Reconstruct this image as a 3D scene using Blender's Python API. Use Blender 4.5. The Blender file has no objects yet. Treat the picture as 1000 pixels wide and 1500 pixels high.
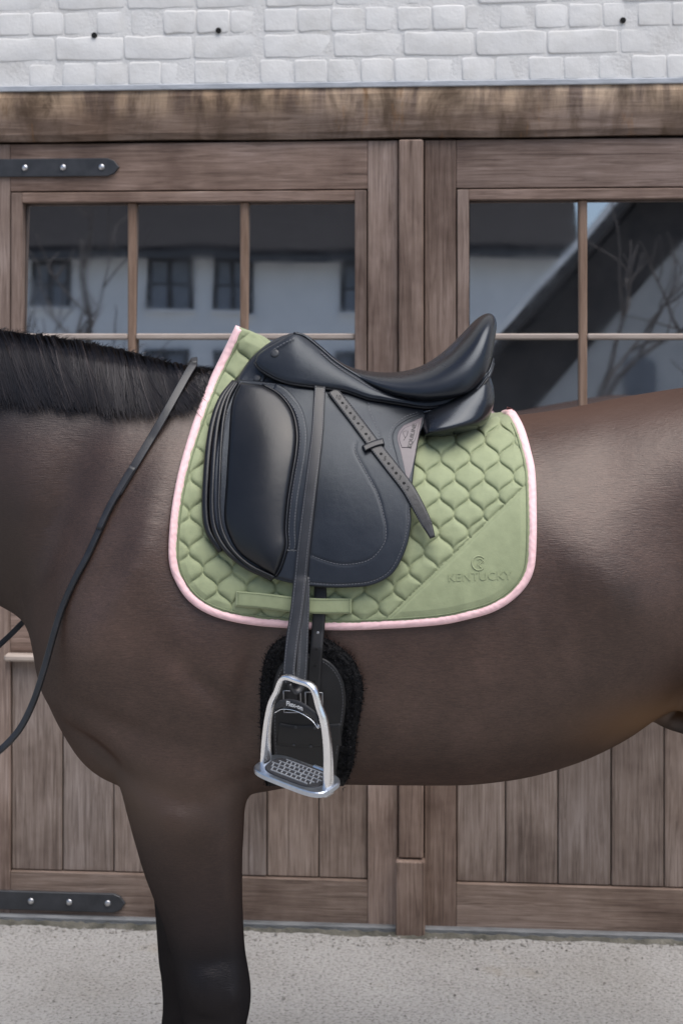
import bpy, bmesh, math, random
import numpy as np
from mathutils import Vector, Matrix
random.seed(7)
rng = np.random.default_rng(7)
R = math.radians
S = bpy.context.scene

# ------------------------------------------------------------------ camera, sky, sun, exposure
F = 2300.0            # focal length in photo pixels (photo is 1000 wide)
CY, CZ, HOR = -3.3, 1.75, 490.0
cam_d = bpy.data.cameras.new('camera')
cam = bpy.data.objects.new('camera', cam_d)
S.collection.objects.link(cam)
cam.location = (0, CY, CZ)
cam.rotation_euler = (R(90), 0, 0)
cam_d.sensor_fit = 'HORIZONTAL'
cam_d.sensor_width = 24.0
cam_d.lens = 24.0 * F / 1000.0
cam_d.shift_y = -0.26
cam_d.clip_end = 2000
cam_d.dof.use_dof = True
cam_d.dof.focus_distance = 2.98
cam_d.dof.aperture_fstop = 6.3
S.camera = cam
S.render.resolution_x, S.render.resolution_y = 682, 1024

SUN_DIR = Vector((0.26, -0.26, 0.95)).normalized()
w = bpy.data.worlds.new('World')
S.world = w
w.use_nodes = True
nt = w.node_tree
bg = nt.nodes['Background']
sky = nt.nodes.new('ShaderNodeTexSky')
sky.sky_type = 'NISHITA'
sky.sun_disc = False
sky.sun_elevation = math.asin(SUN_DIR.z)
sky.sun_rotation = math.atan2(SUN_DIR.x, SUN_DIR.y)
sky.air_density = 1.0
sky.dust_density = 2.4
sky.ozone_density = 1.0
nt.links.new(sky.outputs[0], bg.inputs[0])
bg.inputs[1].default_value = 0.062
sd = bpy.data.lights.new('sun', 'SUN')
sd.energy = 1.5
sd.angle = R(60)
sd.color = (1.0, 0.965, 0.93)
so = bpy.data.objects.new('sun', sd)
S.collection.objects.link(so)
so.rotation_euler = SUN_DIR.to_track_quat('Z', 'Y').to_euler()
so.location = (2, -6, 8)
S.view_settings.view_transform = 'Standard'
S.view_settings.look = 'None'
S.view_settings.exposure = 1.40
S.view_settings.gamma = 1.0

# ------------------------------------------------------------------ helpers
def px2w(px, py, D):
    """photo pixel at distance D from the camera plane -> world point"""
    px = np.asarray(px, float); py = np.asarray(py, float)
    return np.stack([(px - 500) / F * D, CY + D + 0 * px, CZ - (py - HOR) / F * D], -1)

def link(o):
    S.collection.objects.link(o)
    return o

def empty(name, loc, label, cat, rz=0, group=None):
    o = link(bpy.data.objects.new(name, None))
    o.location = loc
    o.rotation_euler = (0, 0, rz)
    o['label'] = label
    o['category'] = cat
    if group: o['group'] = group
    o.empty_display_size = 0.1
    return o

def add(name, verts, faces, mat, parent=None, smooth=True, attr=None):
    me = bpy.data.meshes.new(name)
    v = np.asarray(verts, float).reshape(-1, 3)
    me.from_pydata(v.tolist(), [], [list(map(int, f)) for f in faces])
    if smooth:
        me.polygons.foreach_set('use_smooth', [True] * len(me.polygons))
    if attr is not None:
        a = me.attributes.new('rnd', 'FLOAT', 'POINT')
        a.data.foreach_set('value', np.asarray(attr, np.float32))
    me.materials.append(mat)
    me.update()
    o = link(bpy.data.objects.new(name, me))
    if parent is not None:
        o.parent = parent
        q = parent
        off = Vector((0, 0, 0))
        while q is not None:
            off += q.location
            q = q.parent
        o.location = -off            # meshes are written in world coordinates
    return o

def fix_normals(o):
    bm = bmesh.new(); bm.from_mesh(o.data)
    bmesh.ops.recalc_face_normals(bm, faces=bm.faces)
    bm.to_mesh(o.data); bm.free()
    return o

def pchip(xs, ys):
    xs = np.asarray(xs, float); ys = np.asarray(ys, float)
    h = np.diff(xs); d = np.diff(ys) / h
    m = np.zeros_like(ys)
    m[0], m[-1] = d[0], d[-1]
    for i in range(1, len(xs) - 1):
        if d[i-1] * d[i] > 0:
            w1, w2 = 2*h[i] + h[i-1], h[i] + 2*h[i-1]
            m[i] = (w1 + w2) / (w1 / d[i-1] + w2 / d[i])
    X = np.linspace(xs[0], xs[-1], 1600)
    k = np.clip(np.searchsorted(xs, X) - 1, 0, len(xs) - 2)
    t = (X - xs[k]) / h[k]
    Y = ((1+2*t)*(1-t)**2*ys[k] + t*(1-t)**2*h[k]*m[k] + t*t*(3-2*t)*ys[k+1] + t*t*(t-1)*h[k]*m[k+1])
    # light smoothing takes the kinks out of the tables
    ker = np.hanning(31); ker /= ker.sum()
    Yp = np.pad(Y, 15, mode='reflect', reflect_type='odd')
    Y = np.convolve(Yp, ker, 'valid')
    return lambda x: np.interp(x, X, Y)

def catmull(P, n=14):
    P = np.asarray(P, float)
    if len(P) < 3:
        return P
    Q = np.vstack([2*P[0]-P[1], P, 2*P[-1]-P[-2]])
    out = []
    t = np.linspace(0, 1, n, endpoint=False)[:, None]
    for i in range(1, len(Q) - 2):
        p0, p1, p2, p3 = Q[i-1], Q[i], Q[i+1], Q[i+2]
        out.append(0.5*((2*p1) + (-p0+p2)*t + (2*p0-5*p1+4*p2-p3)*t*t + (-p0+3*p1-3*p2+p3)*t**3))
    out.append(P[-1:])
    return np.vstack(out)

def resample(P, ts, smooth=True):
    C = catmull(P) if smooth else np.asarray(P, float)
    L = np.r_[0, np.cumsum(np.linalg.norm(np.diff(C, axis=0), axis=1))]
    L /= L[-1]
    return np.stack([np.interp(ts, L, C[:, k]) for k in range(C.shape[1])], -1)

def seg_dist(P, poly, closed=True):
    """distance of points P (n,2) to a polyline"""
    A = np.asarray(poly, float)
    B = np.roll(A, -1, 0) if closed else A[1:]
    if not closed: A = A[:-1]
    best = np.full(len(P), 1e9)
    for a, b in zip(A, B):
        d = b - a
        l2 = d @ d
        if l2 < 1e-12: continue
        t = np.clip(((P - a) @ d) / l2, 0, 1)
        q = P - a - t[:, None] * d
        best = np.minimum(best, (q * q).sum(1))
    return np.sqrt(best)

def smin(a, b, k):
    h = np.clip(k - np.abs(a - b), 0, None) / k
    return np.minimum(a, b) - h*h*h*k/6.0

# ------------------------------------------------------------------ materials
def nodes_of(name):
    m = bpy.data.materials.new(name)
    m.use_nodes = True
    return m, m.node_tree.nodes, m.node_tree.links, m.node_tree.nodes['Principled BSDF']

def coordmap(N, L, stretch=(1, 1, 1), rot=(0, 0, 0), rand=False):
    tc = N.new('ShaderNodeTexCoord')
    mp = N.new('ShaderNodeMapping')
    mp.inputs['Scale'].default_value = stretch
    mp.inputs['Rotation'].default_value = rot
    if rand:
        oi = N.new('ShaderNodeObjectInfo')
        ml = N.new('ShaderNodeVectorMath'); ml.operation = 'MULTIPLY_ADD'
        ml.inputs[1].default_value = (37.0, 61.0, 83.0)
        L.new(oi.outputs['Random'], ml.inputs[0])
        L.new(tc.outputs['Object'], ml.inputs[2])
        L.new(ml.outputs[0], mp.inputs['Vector'])
    else:
        L.new(tc.outputs['Object'], mp.inputs['Vector'])
    return mp

def noise(N, L, vec, scale, detail=4, rough=.55, dist=0):
    n = N.new('ShaderNodeTexNoise')
    n.inputs['Scale'].default_value = scale
    n.inputs['Detail'].default_value = detail
    n.inputs['Roughness'].default_value = rough
    n.inputs['Distortion'].default_value = dist
    L.new(vec.outputs[0], n.inputs['Vector'])
    return n

def ramp(N, L, fac, stops):
    r = N.new('ShaderNodeValToRGB')
    e = r.color_ramp.elements
    while len(e) < len(stops): e.new(0.5)
    for k, (p, c) in enumerate(stops):
        e[k].position = p
        e[k].color = tuple(c) + (1,) if len(c) == 3 else c
    L.new(fac, r.inputs['Fac'])
    return r

def mixc(N, L, fac, a, b, mode='MIX'):
    m = N.new('ShaderNodeMix'); m.data_type = 'RGBA'; m.blend_type = mode
    for sock, v in ((m.inputs['Factor'], fac), (m.inputs['A'], a), (m.inputs['B'], b)):
        pass
    ins = [s for s in m.inputs if s.type == 'RGBA']
    fs = [s for s in m.inputs if s.name == 'Factor' and s.type == 'VALUE'][0]
    for s, v in ((fs, fac), (ins[0], a), (ins[1], b)):
        if isinstance(v, (int, float)): s.default_value = v
        elif isinstance(v, tuple): s.default_value = v + (1,)
        else: L.new(v, s)
    return [s for s in m.outputs if s.type == 'RGBA'][0]

def bumpn(N, L, bs, layers):
    prev = None
    for h, st, di in layers:
        b = N.new('ShaderNodeBump')
        b.inputs['Strength'].default_value = st
        b.inputs['Distance'].default_value = di
        L.new(h, b.inputs['Height'])
        if prev: L.new(prev.outputs[0], b.inputs['Normal'])
        prev = b
    L.new(prev.outputs[0], bs.inputs['Normal'])

def pm(name, c1, c2, scale=20, stretch=(1, 1, 1), rough=.5, rvar=.1, bump=.2, bscale=300, bdist=.001,
       metal=0, spec=.5, sheen=0, rot=(0, 0, 0), rand=False, ior=1.5, detail=5, tint=None, bump2=None):
    m, N, L, bs = nodes_of(name)
    v = coordmap(N, L, stretch, rot, rand)
    n = noise(N, L, v, scale, detail)
    r = ramp(N, L, n.outputs['Fac'], [(.3, c1), (.7, c2)])
    L.new(r.outputs[0], bs.inputs['Base Color'])
    n2 = noise(N, L, v, bscale, 3)
    mr = N.new('ShaderNodeMapRange')
    mr.inputs['To Min'].default_value = max(rough - rvar, .02)
    mr.inputs['To Max'].default_value = min(rough + rvar, 1)
    L.new(n.outputs['Fac'], mr.inputs['Value'])
    L.new(mr.outputs[0], bs.inputs['Roughness'])
    bs.inputs['Metallic'].default_value = metal
    bs.inputs['Specular IOR Level'].default_value = spec
    bs.inputs['IOR'].default_value = ior
    if tint: bs.inputs['Specular Tint'].default_value = tint+(1,)
    if sheen:
        bs.inputs['Sheen Weight'].default_value = sheen
        bs.inputs['Sheen Roughness'].default_value = .45
    if bump:
        ly = [(n2.outputs['Fac'], bump, bdist)]
        if bump2:
            n3 = noise(N, L, v, bump2[1], 4)
            ly.insert(0, (n3.outputs['Fac'], bump2[0], bump2[2]))
        bumpn(N, L, bs, ly)
    return m

def wood(name, axis, dark=1.0, tint=(1, 1, 1)):
    m, N, L, bs = nodes_of(name)
    st = {'x': (.9, 20, 20), 'z': (20, 20, .9)}[axis]
    v = coordmap(N, L, st, rand=True)
    vb = coordmap(N, L, (2.2, 2.2, 2.2), rand=True)
    g = noise(N, L, v, 5.5, 10, .68, .8)
    big = noise(N, L, vb, 1.4, 4, .6)
    a = ramp(N, L, g.outputs['Fac'], [(.27, (.105*dark, .081*dark, .067*dark)), (.5, (.235*dark, .191*dark, .164*dark)), (.74, (.35*dark, .300*dark, .268*dark))])
    b = ramp(N, L, big.outputs['Fac'], [(.3, (.55, .49, .46)), (.5, (1, .96, .93)), (.70, (1.24, 1.24, 1.25))])
    c = mixc(N, L, 1.0, a.outputs[0], b.outputs[0], 'MULTIPLY')
    oi = N.new('ShaderNodeObjectInfo')
    t = ramp(N, L, oi.outputs['Random'], [(0, (.76, .74, .74)), (.35, (1.05, .98, .93)), (.65, (.92, .90, .90)), (1, (1.16, 1.12, 1.10))])
    c = mixc(N, L, 1.0, c, t.outputs[0], 'MULTIPLY')
    c = mixc(N, L, 1.0, c, tuple(tint), 'MULTIPLY')
    ck = coordmap(N, L, {'x': (.9, 55, 55), 'z': (55, 55, .9)}[axis], rand=True)
    cn = noise(N, L, ck, 1.6, 6, .6, .3)
    cr = ramp(N, L, cn.outputs['Fac'], [(.30, (.42, .38, .36)), (.40, (1, 1, 1))])
    c = mixc(N, L, .85, c, cr.outputs[0], 'MULTIPLY')
    L.new(c, bs.inputs['Base Color'])
    bs.inputs['Roughness'].default_value = .72
    bs.inputs['Specular IOR Level'].default_value = .3
    fine = noise(N, L, v, 22, 6, .7)
    bumpn(N, L, bs, [(g.outputs['Fac'], .5, .004), (fine.outputs['Fac'], .35, .0015)])
    return m

M = {}
M['wood_h'] = wood('weathered_wood_horizontal', 'x', tint=(.98, .91, .89))
M['wood_v'] = wood('weathered_wood_vertical', 'z', tint=(.98, .94, .93))
M['wood_p'] = wood('grey_weathered_plank', 'z', tint=(.96, .98, 1.0))
M['wood_r'] = wood('grey_weathered_rail', 'x', tint=(.96, .94, .93))
M['wood_gap'] = pm('gap_dark', (.012, .010, .009), (.02, .017, .015), rough=.9, bump=0)
M['iron'] = pm('painted_iron', (.022, .024, .028), (.04, .042, .048), 30, rough=.5, bump=.4, bscale=160, bdist=.001)
M['bolt'] = pm('zinc_bolt', (.45, .45, .46), (.65, .65, .66), 60, rough=.35, metal=1, bump=.1)
M['leather'] = pm('black_leather', (.0100, .0114, .0150), (.0185, .0208, .0270), 9, rough=.36, rvar=.08, bump=.35, bscale=650, bdist=.0008, spec=.40, tint=(.84, .92, 1), bump2=(.18, 28, .004))
M['leather_seat'] = pm('smooth_black_leather', (.006, .0065, .0085), (.011, .012, .015), 7, rough=.27, rvar=.06, bump=.14, bscale=900, bdist=.0005, spec=.5, tint=(.82, .9, 1))
M['leather_block'] = pm('calf_black_leather', (.0045, .005, .0065), (.009, .0095, .012), 8, rough=.32, rvar=.07, bump=.2, bscale=800, bdist=.0006, spec=.42, bump2=(.14, 24, .004))
M['leather_strap'] = pm('strap_leather', (.0105, .0108, .0125), (.0195, .020, .0235), 30, rough=.42, rvar=.08, bump=.35, bscale=700, bdist=.0006, spec=.5)
M['thread'] = pm('waxed_thread', (.075, .077, .085), (.13, .133, .145), 400, rough=.6, bump=.2)
M['hole'] = pm('punched_hole', (.003, .003, .003), (.006, .006, .006), rough=.9, bump=0)
M['emboss'] = pm('embossed_leather', (.007, .007, .008), (.012, .012, .014), 60, rough=.45, bump=.2)
M['buckle'] = pm('dull_buckle', (.22, .22, .23), (.34, .34, .35), 60, rough=.4, metal=1, bump=0)
M['badge'] = pm('badge_leather', (.095, .078, .086), (.135, .112, .12), 40, rough=.4, bump=.2, bscale=600, bdist=.0004)
M['badge_print'] = pm('badge_print', (.018, .015, .017), (.024, .02, .022), rough=.5, bump=0)
M['chrome'] = pm('satin_steel', (.84, .84, .85), (.92, .92, .93), 40, rough=.24, rvar=.1, metal=1, bump=.12, bscale=300, bdist=.0003)
M['alu'] = pm('anodised_tread', (.46, .50, .56), (.58, .62, .68), 40, rough=.34, rvar=.08, metal=1, bump=.1, bscale=400, bdist=.0003)
M['stud_grey'] = pm('worn_stud', (.24, .25, .27), (.36, .37, .39), 80, rough=.4, bump=0)
M['rubber'] = pm('black_rubber', (.014, .014, .017), (.024, .024, .028), 60, rough=.6, bump=.3, bscale=500, bdist=.0004)
M['print_white'] = pm('white_print', (.62, .62, .62), (.72, .72, .72), rough=.5, bump=0)
M['fleece'] = pm('black_sheepskin', (.004, .004, .0045), (.009, .009, .010), 120, rough=.85, bump=1, bscale=180, bdist=.006, spec=.2)
M['girth_leather'] = pm('girth_leather', (.008, .008, .009), (.014, .014, .015), 20, rough=.5, bump=.4, bscale=600, bdist=.0006, spec=.4)
M['pink'] = pm('pink_binding', (.78, .50, .51), (.86, .58, .59), 90, rough=.7, bump=.4, bscale=900, bdist=.0004, sheen=.25, spec=.3, bump2=(.15, 60, .002))
GREEN1, GREEN2 = (.240, .272, .155), (.282, .316, .184)
M['green'] = pm('sage_quilt', GREEN1, GREEN2, 45, rough=.68, bump=.4, bscale=1300, bdist=.0005, sheen=.2, spec=.3, bump2=(.22, 70, .003))
M['green_dark'] = pm('sage_piping', (.15, .18, .10), (.19, .222, .13), 90, rough=.7, bump=.3, bscale=900, bdist=.0004, spec=.3)
M['lead'] = pm('lead_flashing', (.32, .34, .37), (.48, .50, .53), 14, (1, 3, 3), rough=.6, bump=.4, bscale=60, bdist=.003, rand=True)
M['hole_dark'] = M['hole']

def mat_brick():
    m, N, L, bs = nodes_of('white_painted_brick')
    v = coordmap(N, L, (1, 1, 1), rand=True)
    n = noise(N, L, v, 9, 6, .6)
    r = ramp(N, L, n.outputs['Fac'], [(.28, (.62, .605, .575)), (.5, (.70, .688, .665)), (.75, (.74, .732, .715))])
    sp = noise(N, L, v, 55, 5, .7)
    worn = ramp(N, L, sp.outputs['Fac'], [(.70, (0, 0, 0)), (.80, (1, 1, 1))])
    c = mixc(N, L, worn.outputs[0], r.outputs[0], (.50, .40, .33))
    L.new(c, bs.inputs['Base Color'])
    bs.inputs['Roughness'].default_value = .75
    bs.inputs['Specular IOR Level'].default_value = .3
    b1 = noise(N, L, v, 28, 5, .6); b2 = noise(N, L, v, 150, 4, .6)
    bumpn(N, L, bs, [(b1.outputs['Fac'], .4, .005), (b2.outputs['Fac'], .3, .002)])
    return m
M['brick'] = mat_brick()

def mat_mortar():
    m, N, L, bs = nodes_of('painted_mortar')
    v = coordmap(N, L)
    n = noise(N, L, v, 7, 7, .65)
    r = ramp(N, L, n.outputs['Fac'], [(.28, (.55, .53, .50)), (.45, (.675, .66, .635)), (.75, (.73, .72, .70))])
    L.new(r.outputs[0], bs.inputs['Base Color'])
    bs.inputs['Roughness'].default_value = .85
    b1 = noise(N, L, v, 90, 5, .6)
    bumpn(N, L, bs, [(b1.outputs['Fac'], .5, .005)])
    return m
M['mortar'] = mat_mortar()

def mat_lintel():
    m, N, L, bs = nodes_of('stained_lintel_oak')
    v = coordmap(N, L, (1.0, 12, 12))
    vd = coordmap(N, L, (7, 1, 1.3))
    vs = coordmap(N, L, (5.5, 1, 2.6))
    g = noise(N, L, v, 5, 10, .7, .6)
    a = ramp(N, L, g.outputs['Fac'], [(.28, (.085, .060, .047)), (.5, (.165, .122, .098)), (.75, (.255, .20, .17))])
    # pale lime runs down from the top edge, brown tannin and black mould blotches
    tc = N.new('ShaderNodeTexCoord'); sx = N.new('ShaderNodeSeparateXYZ')
    L.new(tc.outputs['Object'], sx.inputs[0])
    hz = N.new('ShaderNodeMapRange')
    hz.inputs['From Min'].default_value = -.02; hz.inputs['From Max'].default_value = .055
    L.new(sx.outputs['Z'], hz.inputs['Value'])
    d = noise(N, L, vd, 1.6, 6, .65, .4)
    mu = N.new('ShaderNodeMath'); mu.operation = 'MULTIPLY'
    dr = ramp(N, L, d.outputs['Fac'], [(.40, (0, 0, 0)), (.56, (1, 1, 1))])
    L.new(dr.outputs[0], mu.inputs[0]); L.new(hz.outputs[0], mu.inputs[1])
    c = mixc(N, L, mu.outputs[0], a.outputs[0], (.46, .35, .25))
    s = noise(N, L, vs, 1.9, 7, .62, .5)
    sr = ramp(N, L, s.outputs['Fac'], [(.47, (0, 0, 0)), (.66, (1, 1, 1))])
    m2 = N.new('ShaderNodeMath'); m2.operation = 'MULTIPLY'; m2.inputs[1].default_value = .85
    L.new(sr.outputs[0], m2.inputs[0])
    c = mixc(N, L, m2.outputs[0], c, (.075, .050, .033))
    s2 = noise(N, L, vd, 2.7, 6, .7, .2)
    s2r = ramp(N, L, s2.outputs['Fac'], [(.60, (0, 0, 0)), (.72, (1, 1, 1))])
    c = mixc(N, L, s2r.outputs[0], c, (.19, .105, .05))
    vb = coordmap(N, L, (1.6, 1, 1.2)); bn = noise(N, L, vb, 1.3, 5, .6)
    br = ramp(N, L, bn.outputs['Fac'], [(.32, (.62, .52, .44)), (.5, (1.0, .95, .90)), (.68, (1.22, 1.2, 1.2))])
    c = mixc(N, L, 1.0, c, br.outputs[0], 'MULTIPLY')
    L.new(c, bs.inputs['Base Color'])
    bs.inputs['Roughness'].default_value = .8
    bs.inputs['Specular IOR Level'].default_value = .25
    bumpn(N, L, bs, [(g.outputs['Fac'], .5, .006), (s.outputs['Fac'], .3, .004)])
    return m
M['lintel'] = mat_lintel()

def mat_ground():
    m, N, L, bs = nodes_of('rough_concrete')
    v = coordmap(N, L)
    big = noise(N, L, v, 1.6, 5, .6); fine = noise(N, L, v, 95, 4, .75)
    pit = N.new('ShaderNodeTexVoronoi'); pit.inputs['Scale'].default_value = 70
    L.new(v.outputs[0], pit.inputs['Vector'])
    a = ramp(N, L, big.outputs['Fac'], [(.3, (.30, .288, .268)), (.5, (.36, .350, .335)), (.7, (.41, .402, .385))])
    b = ramp(N, L, fine.outputs['Fac'], [(.30, (.42, .41, .40)), (.48, (.98, .98, .98)), (.72, (1.2, 1.2, 1.2))])
    c = mixc(N, L, 1.0, a.outputs[0], b.outputs[0], 'MULTIPLY')
    p = ramp(N, L, pit.outputs['Distance'], [(.10, (.35, .33, .31)), (.26, (1, 1, 1))])
    c = mixc(N, L, .8, c, p.outputs[0], 'MULTIPLY')
    st = noise(N, L, v, 3.1, 4, .6)
    sr = ramp(N, L, st.outputs['Fac'], [(.60, (0, 0, 0)), (.75, (.5, .5, .5))])
    c = mixc(N, L, sr.outputs[0], c, (.27, .23, .16))
    L.new(c, bs.inputs['Base Color'])
    bs.inputs['Roughness'].default_value = .9
    bs.inputs['Specular IOR Level'].default_value = .25
    bumpn(N, L, bs, [(fine.outputs['Fac'], .8, .006), (pit.outputs['Distance'], .5, .004)])
    return m
M['ground'] = mat_ground()

def mat_glass():
    m, N, L, bs = nodes_of('old_window_glass')
    v = coordmap(N, L, rand=True)
    bs.inputs['Base Color'].default_value = (.016, .017, .020, 1)
    dn_ = noise(N, L, v, 5, 6, .7)
    dm = ramp(N, L, dn_.outputs['Fac'], [(.35, (.006,)*3), (.75, (.05,)*3)])
    L.new(dm.outputs[0], bs.inputs['Roughness'])
    bs.inputs['IOR'].default_value = 7.0
    bs.inputs['Specular IOR Level'].default_value = .5
    bs.inputs['Specular Tint'].default_value = (.92, .96, 1.0, 1)
    n = noise(N, L, v, 2.2, 2, .5)
    bumpn(N, L, bs, [(n.outputs['Fac'], .035, .01)])
    return m
M['glass'] = mat_glass()

def satin(m, col, rough, less=None, ruffle=None):
    """hair gloss: a fixed share of soft reflection on top of the diffuse colour"""
    N, L = m.node_tree.nodes, m.node_tree.links
    bs = N['Principled BSDF']
    gl_ = N.new('ShaderNodeBsdfGlossy'); gl_.inputs['Roughness'].default_value = rough
    gl_.inputs['Color'].default_value = tuple(col)+(1,)
    if less is not None:
        L.new(mixc(N, L, less, tuple(col), tuple(x*.42 for x in col)), gl_.inputs['Color'])
    if bs.inputs['Normal'].is_linked:
        L.new(bs.inputs['Normal'].links[0].from_socket, gl_.inputs['Normal'])
    if ruffle is not None:
        rb_ = N.new('ShaderNodeBump'); rb_.inputs['Strength'].default_value = .20; rb_.inputs['Distance'].default_value = .003
        L.new(ruffle, rb_.inputs['Height'])
        L.new(bs.inputs['Normal'].links[0].from_socket, rb_.inputs['Normal'])
        L.new(rb_.outputs[0], gl_.inputs['Normal'])
    ad = N.new('ShaderNodeAddShader')
    L.new(bs.outputs[0], ad.inputs[0]); L.new(gl_.outputs[0], ad.inputs[1])
    out = [n for n in N if n.type == 'OUTPUT_MATERIAL'][0]
    L.new(ad.outputs[0], out.inputs['Surface'])

def mat_coat(hairs=False):
    """dark bay coat: brown-black body, black points, tan flank and belly"""
    m, N, L, bs = nodes_of('dark_bay_coat_hair' if hairs else 'dark_bay_coat')
    v = coordmap(N, L)
    tc = N.new('ShaderNodeTexCoord'); sx = N.new('ShaderNodeSeparateXYZ')
    L.new(tc.outputs['Object'], sx.inputs[0])
    big = noise(N, L, v, 3.2, 4, .6)
    med = noise(N, L, v, 11, 4, .6)
    hv = coordmap(N, L, (62, 260, 470), (0, R(36), 0))
    hair = noise(N, L, hv, 1.0, 5, .65, .3)
    hv2 = coordmap(N, L, (200, 500, 760), (0, R(40), 0))
    hair2 = noise(N, L, hv2, 1.0, 3, .6)
    a = ramp(N, L, big.outputs['Fac'], [(.28, (.027, .0155, .0115)), (.52, (.050, .0300, .0232)), (.74, (.073, .0455, .0360))])
    b = ramp(N, L, med.outputs['Fac'], [(.3, (.82, .80, .79)), (.7, (1.16, 1.14, 1.13))])
    c = mixc(N, L, 1.0, a.outputs[0], b.outputs[0], 'MULTIPLY')
    h = ramp(N, L, hair.outputs['Fac'], [(.30, (.66, .65, .64)), (.5, (1, 1, 1)), (.70, (1.40, 1.38, 1.35))])
    c = mixc(N, L, .9, c, h.outputs[0], 'MULTIPLY')
    h2 = ramp(N, L, hair2.outputs['Fac'], [(.30, (.72, .71, .70)), (.5, (1, 1, 1)), (.70, (1.30, 1.29, 1.28))])
    c = mixc(N, L, .9, c, h2.outputs[0], 'MULTIPLY')
    # tan at the flank, groin and along the belly line and back edge
    def gauss(x0, z0, sxx, szz):
        nodes = []
        for ax, c0, s0 in (('X', x0, sxx), ('Z', z0, szz)):
            s1 = N.new('ShaderNodeMath'); s1.operation = 'SUBTRACT'; s1.inputs[1].default_value = c0
            L.new(sx.outputs[ax], s1.inputs[0])
            s2 = N.new('ShaderNodeMath'); s2.operation = 'DIVIDE'; s2.inputs[1].default_value = s0
            L.new(s1.outputs[0], s2.inputs[0])
            s3 = N.new('ShaderNodeMath'); s3.operation = 'MULTIPLY'
            L.new(s2.outputs[0], s3.inputs[0]); L.new(s2.outputs[0], s3.inputs[1])
            nodes.append(s3)
        ad = N.new('ShaderNodeMath'); ad.operation = 'ADD'
        L.new(nodes[0].outputs[0], ad.inputs[0]); L.new(nodes[1].outputs[0], ad.inputs[1])
        ng = N.new('ShaderNodeMath'); ng.operation = 'MULTIPLY'; ng.inputs[1].default_value = -1
        L.new(ad.outputs[0], ng.inputs[0])
        ex = N.new('ShaderNodeMath'); ex.operation = 'EXPONENT'
        L.new(ng.outputs[0], ex.inputs[0])
        return ex.outputs[0]
    c = mixc(N, L, gauss(.62, .985, .15, .06), c, (.12, .062, .027))
    c = mixc(N, L, gauss(.74, .928, .12, .040), c, (.007, .006, .006))
    c = mixc(N, L, gauss(-.82, 1.25, .27, .60), c, (.015, .0098, .0085))  # darker neck: shade of its recess and the mane painted into the coat
    c = mixc(N, L, gauss(-.42, .83, .16, .08), c, (.056, .034, .023))
    c = mixc(N, L, gauss(.45, 1.60, .34, .045), c, (.066, .038, .028))
    # black points: legs below the forearm
    pz = N.new('ShaderNodeMapRange')
    pz.inputs['From Min'].default_value = .86; pz.inputs['From Max'].default_value = .52
    L.new(sx.outputs['Z'], pz.inputs['Value'])
    c = mixc(N, L, pz.outputs[0], c, (.008, .0075, .009))
    # black base of the mane
    mz = N.new('ShaderNodeMapRange')
    mz.inputs['From Min'].default_value = 1.52; mz.inputs['From Max'].default_value = 1.62
    L.new(sx.outputs['Z'], mz.inputs['Value'])
    mx = N.new('ShaderNodeMapRange')
    mx.inputs['From Min'].default_value = -.22; mx.inputs['From Max'].default_value = -.30
    L.new(sx.outputs['X'], mx.inputs['Value'])
    mm = N.new('ShaderNodeMath'); mm.operation = 'MULTIPLY'
    L.new(mz.outputs[0], mm.inputs[0]); L.new(mx.outputs[0], mm.inputs[1])
    c = mixc(N, L, mm.outputs[0], c, (.010, .009, .010))
    if hairs:
        at_n = N.new('ShaderNodeAttribute'); at_n.attribute_name = 'rnd'
        hr_ = ramp(N, L, at_n.outputs['Fac'], [(0, (.62, .60, .59)), (.6, (1.05, 1.03, 1.02)), (1, (1.75, 1.65, 1.6))])
        c = mixc(N, L, 1.0, c, hr_.outputs[0], 'MULTIPLY')
    L.new(c, bs.inputs['Base Color'])
    bs.inputs['Roughness'].default_value = .6
    bs.inputs['Specular IOR Level'].default_value = 0
    bs.inputs['Sheen Weight'].default_value = 0
    bs.inputs['Sheen Roughness'].default_value = .4
    bs.inputs['Sheen Tint'].default_value = (.8, .8, .9, 1)
    bumpn(N, L, bs, [(med.outputs['Fac'], .22, .008), (hair.outputs['Fac'], .20, .0015), (hair2.outputs['Fac'], .2, .0008)])
    satin(m, (.048, .0435, .0415), .36, pz.outputs[0], hair.outputs['Fac'])
    return m
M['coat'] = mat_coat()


def mat_hair(name, c1, c2, rough=.38):
    m, N, L, bs = nodes_of(name)
    at = N.new('ShaderNodeAttribute'); at.attribute_name = 'rnd'
    r = ramp(N, L, at.outputs['Fac'], [(0, c1), (.62, c2), (1, tuple(min(1, 3.6*x) for x in c2))])
    L.new(r.outputs[0], bs.inputs['Base Color'])
    bs.inputs['Roughness'].default_value = .6
    bs.inputs['Specular IOR Level'].default_value = 0
    satin(m, (.030, .029, .030), rough)
    return m
M['mane'] = mat_hair('black_mane_hair', (.0022, .0019, .0020), (.014, .0112, .0105), .30)
M['fleece_hair'] = mat_hair('fleece_fibre', (.003, .003, .0035), (.008, .008, .009), .7)

# ------------------------------------------------------------------ the yard: ground and stable front
def plane(name, x0, x1, y0, y1, z, mat):
    o = add(name, [(x0, y0, z), (x1, y0, z), (x1, y1, z), (x0, y1, z)], [(0, 1, 2, 3)], mat, smooth=False)
    return o
g = plane('ground', -300, 300, -300, 300, 0, M['ground'])
g['kind'] = 'structure'

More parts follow.
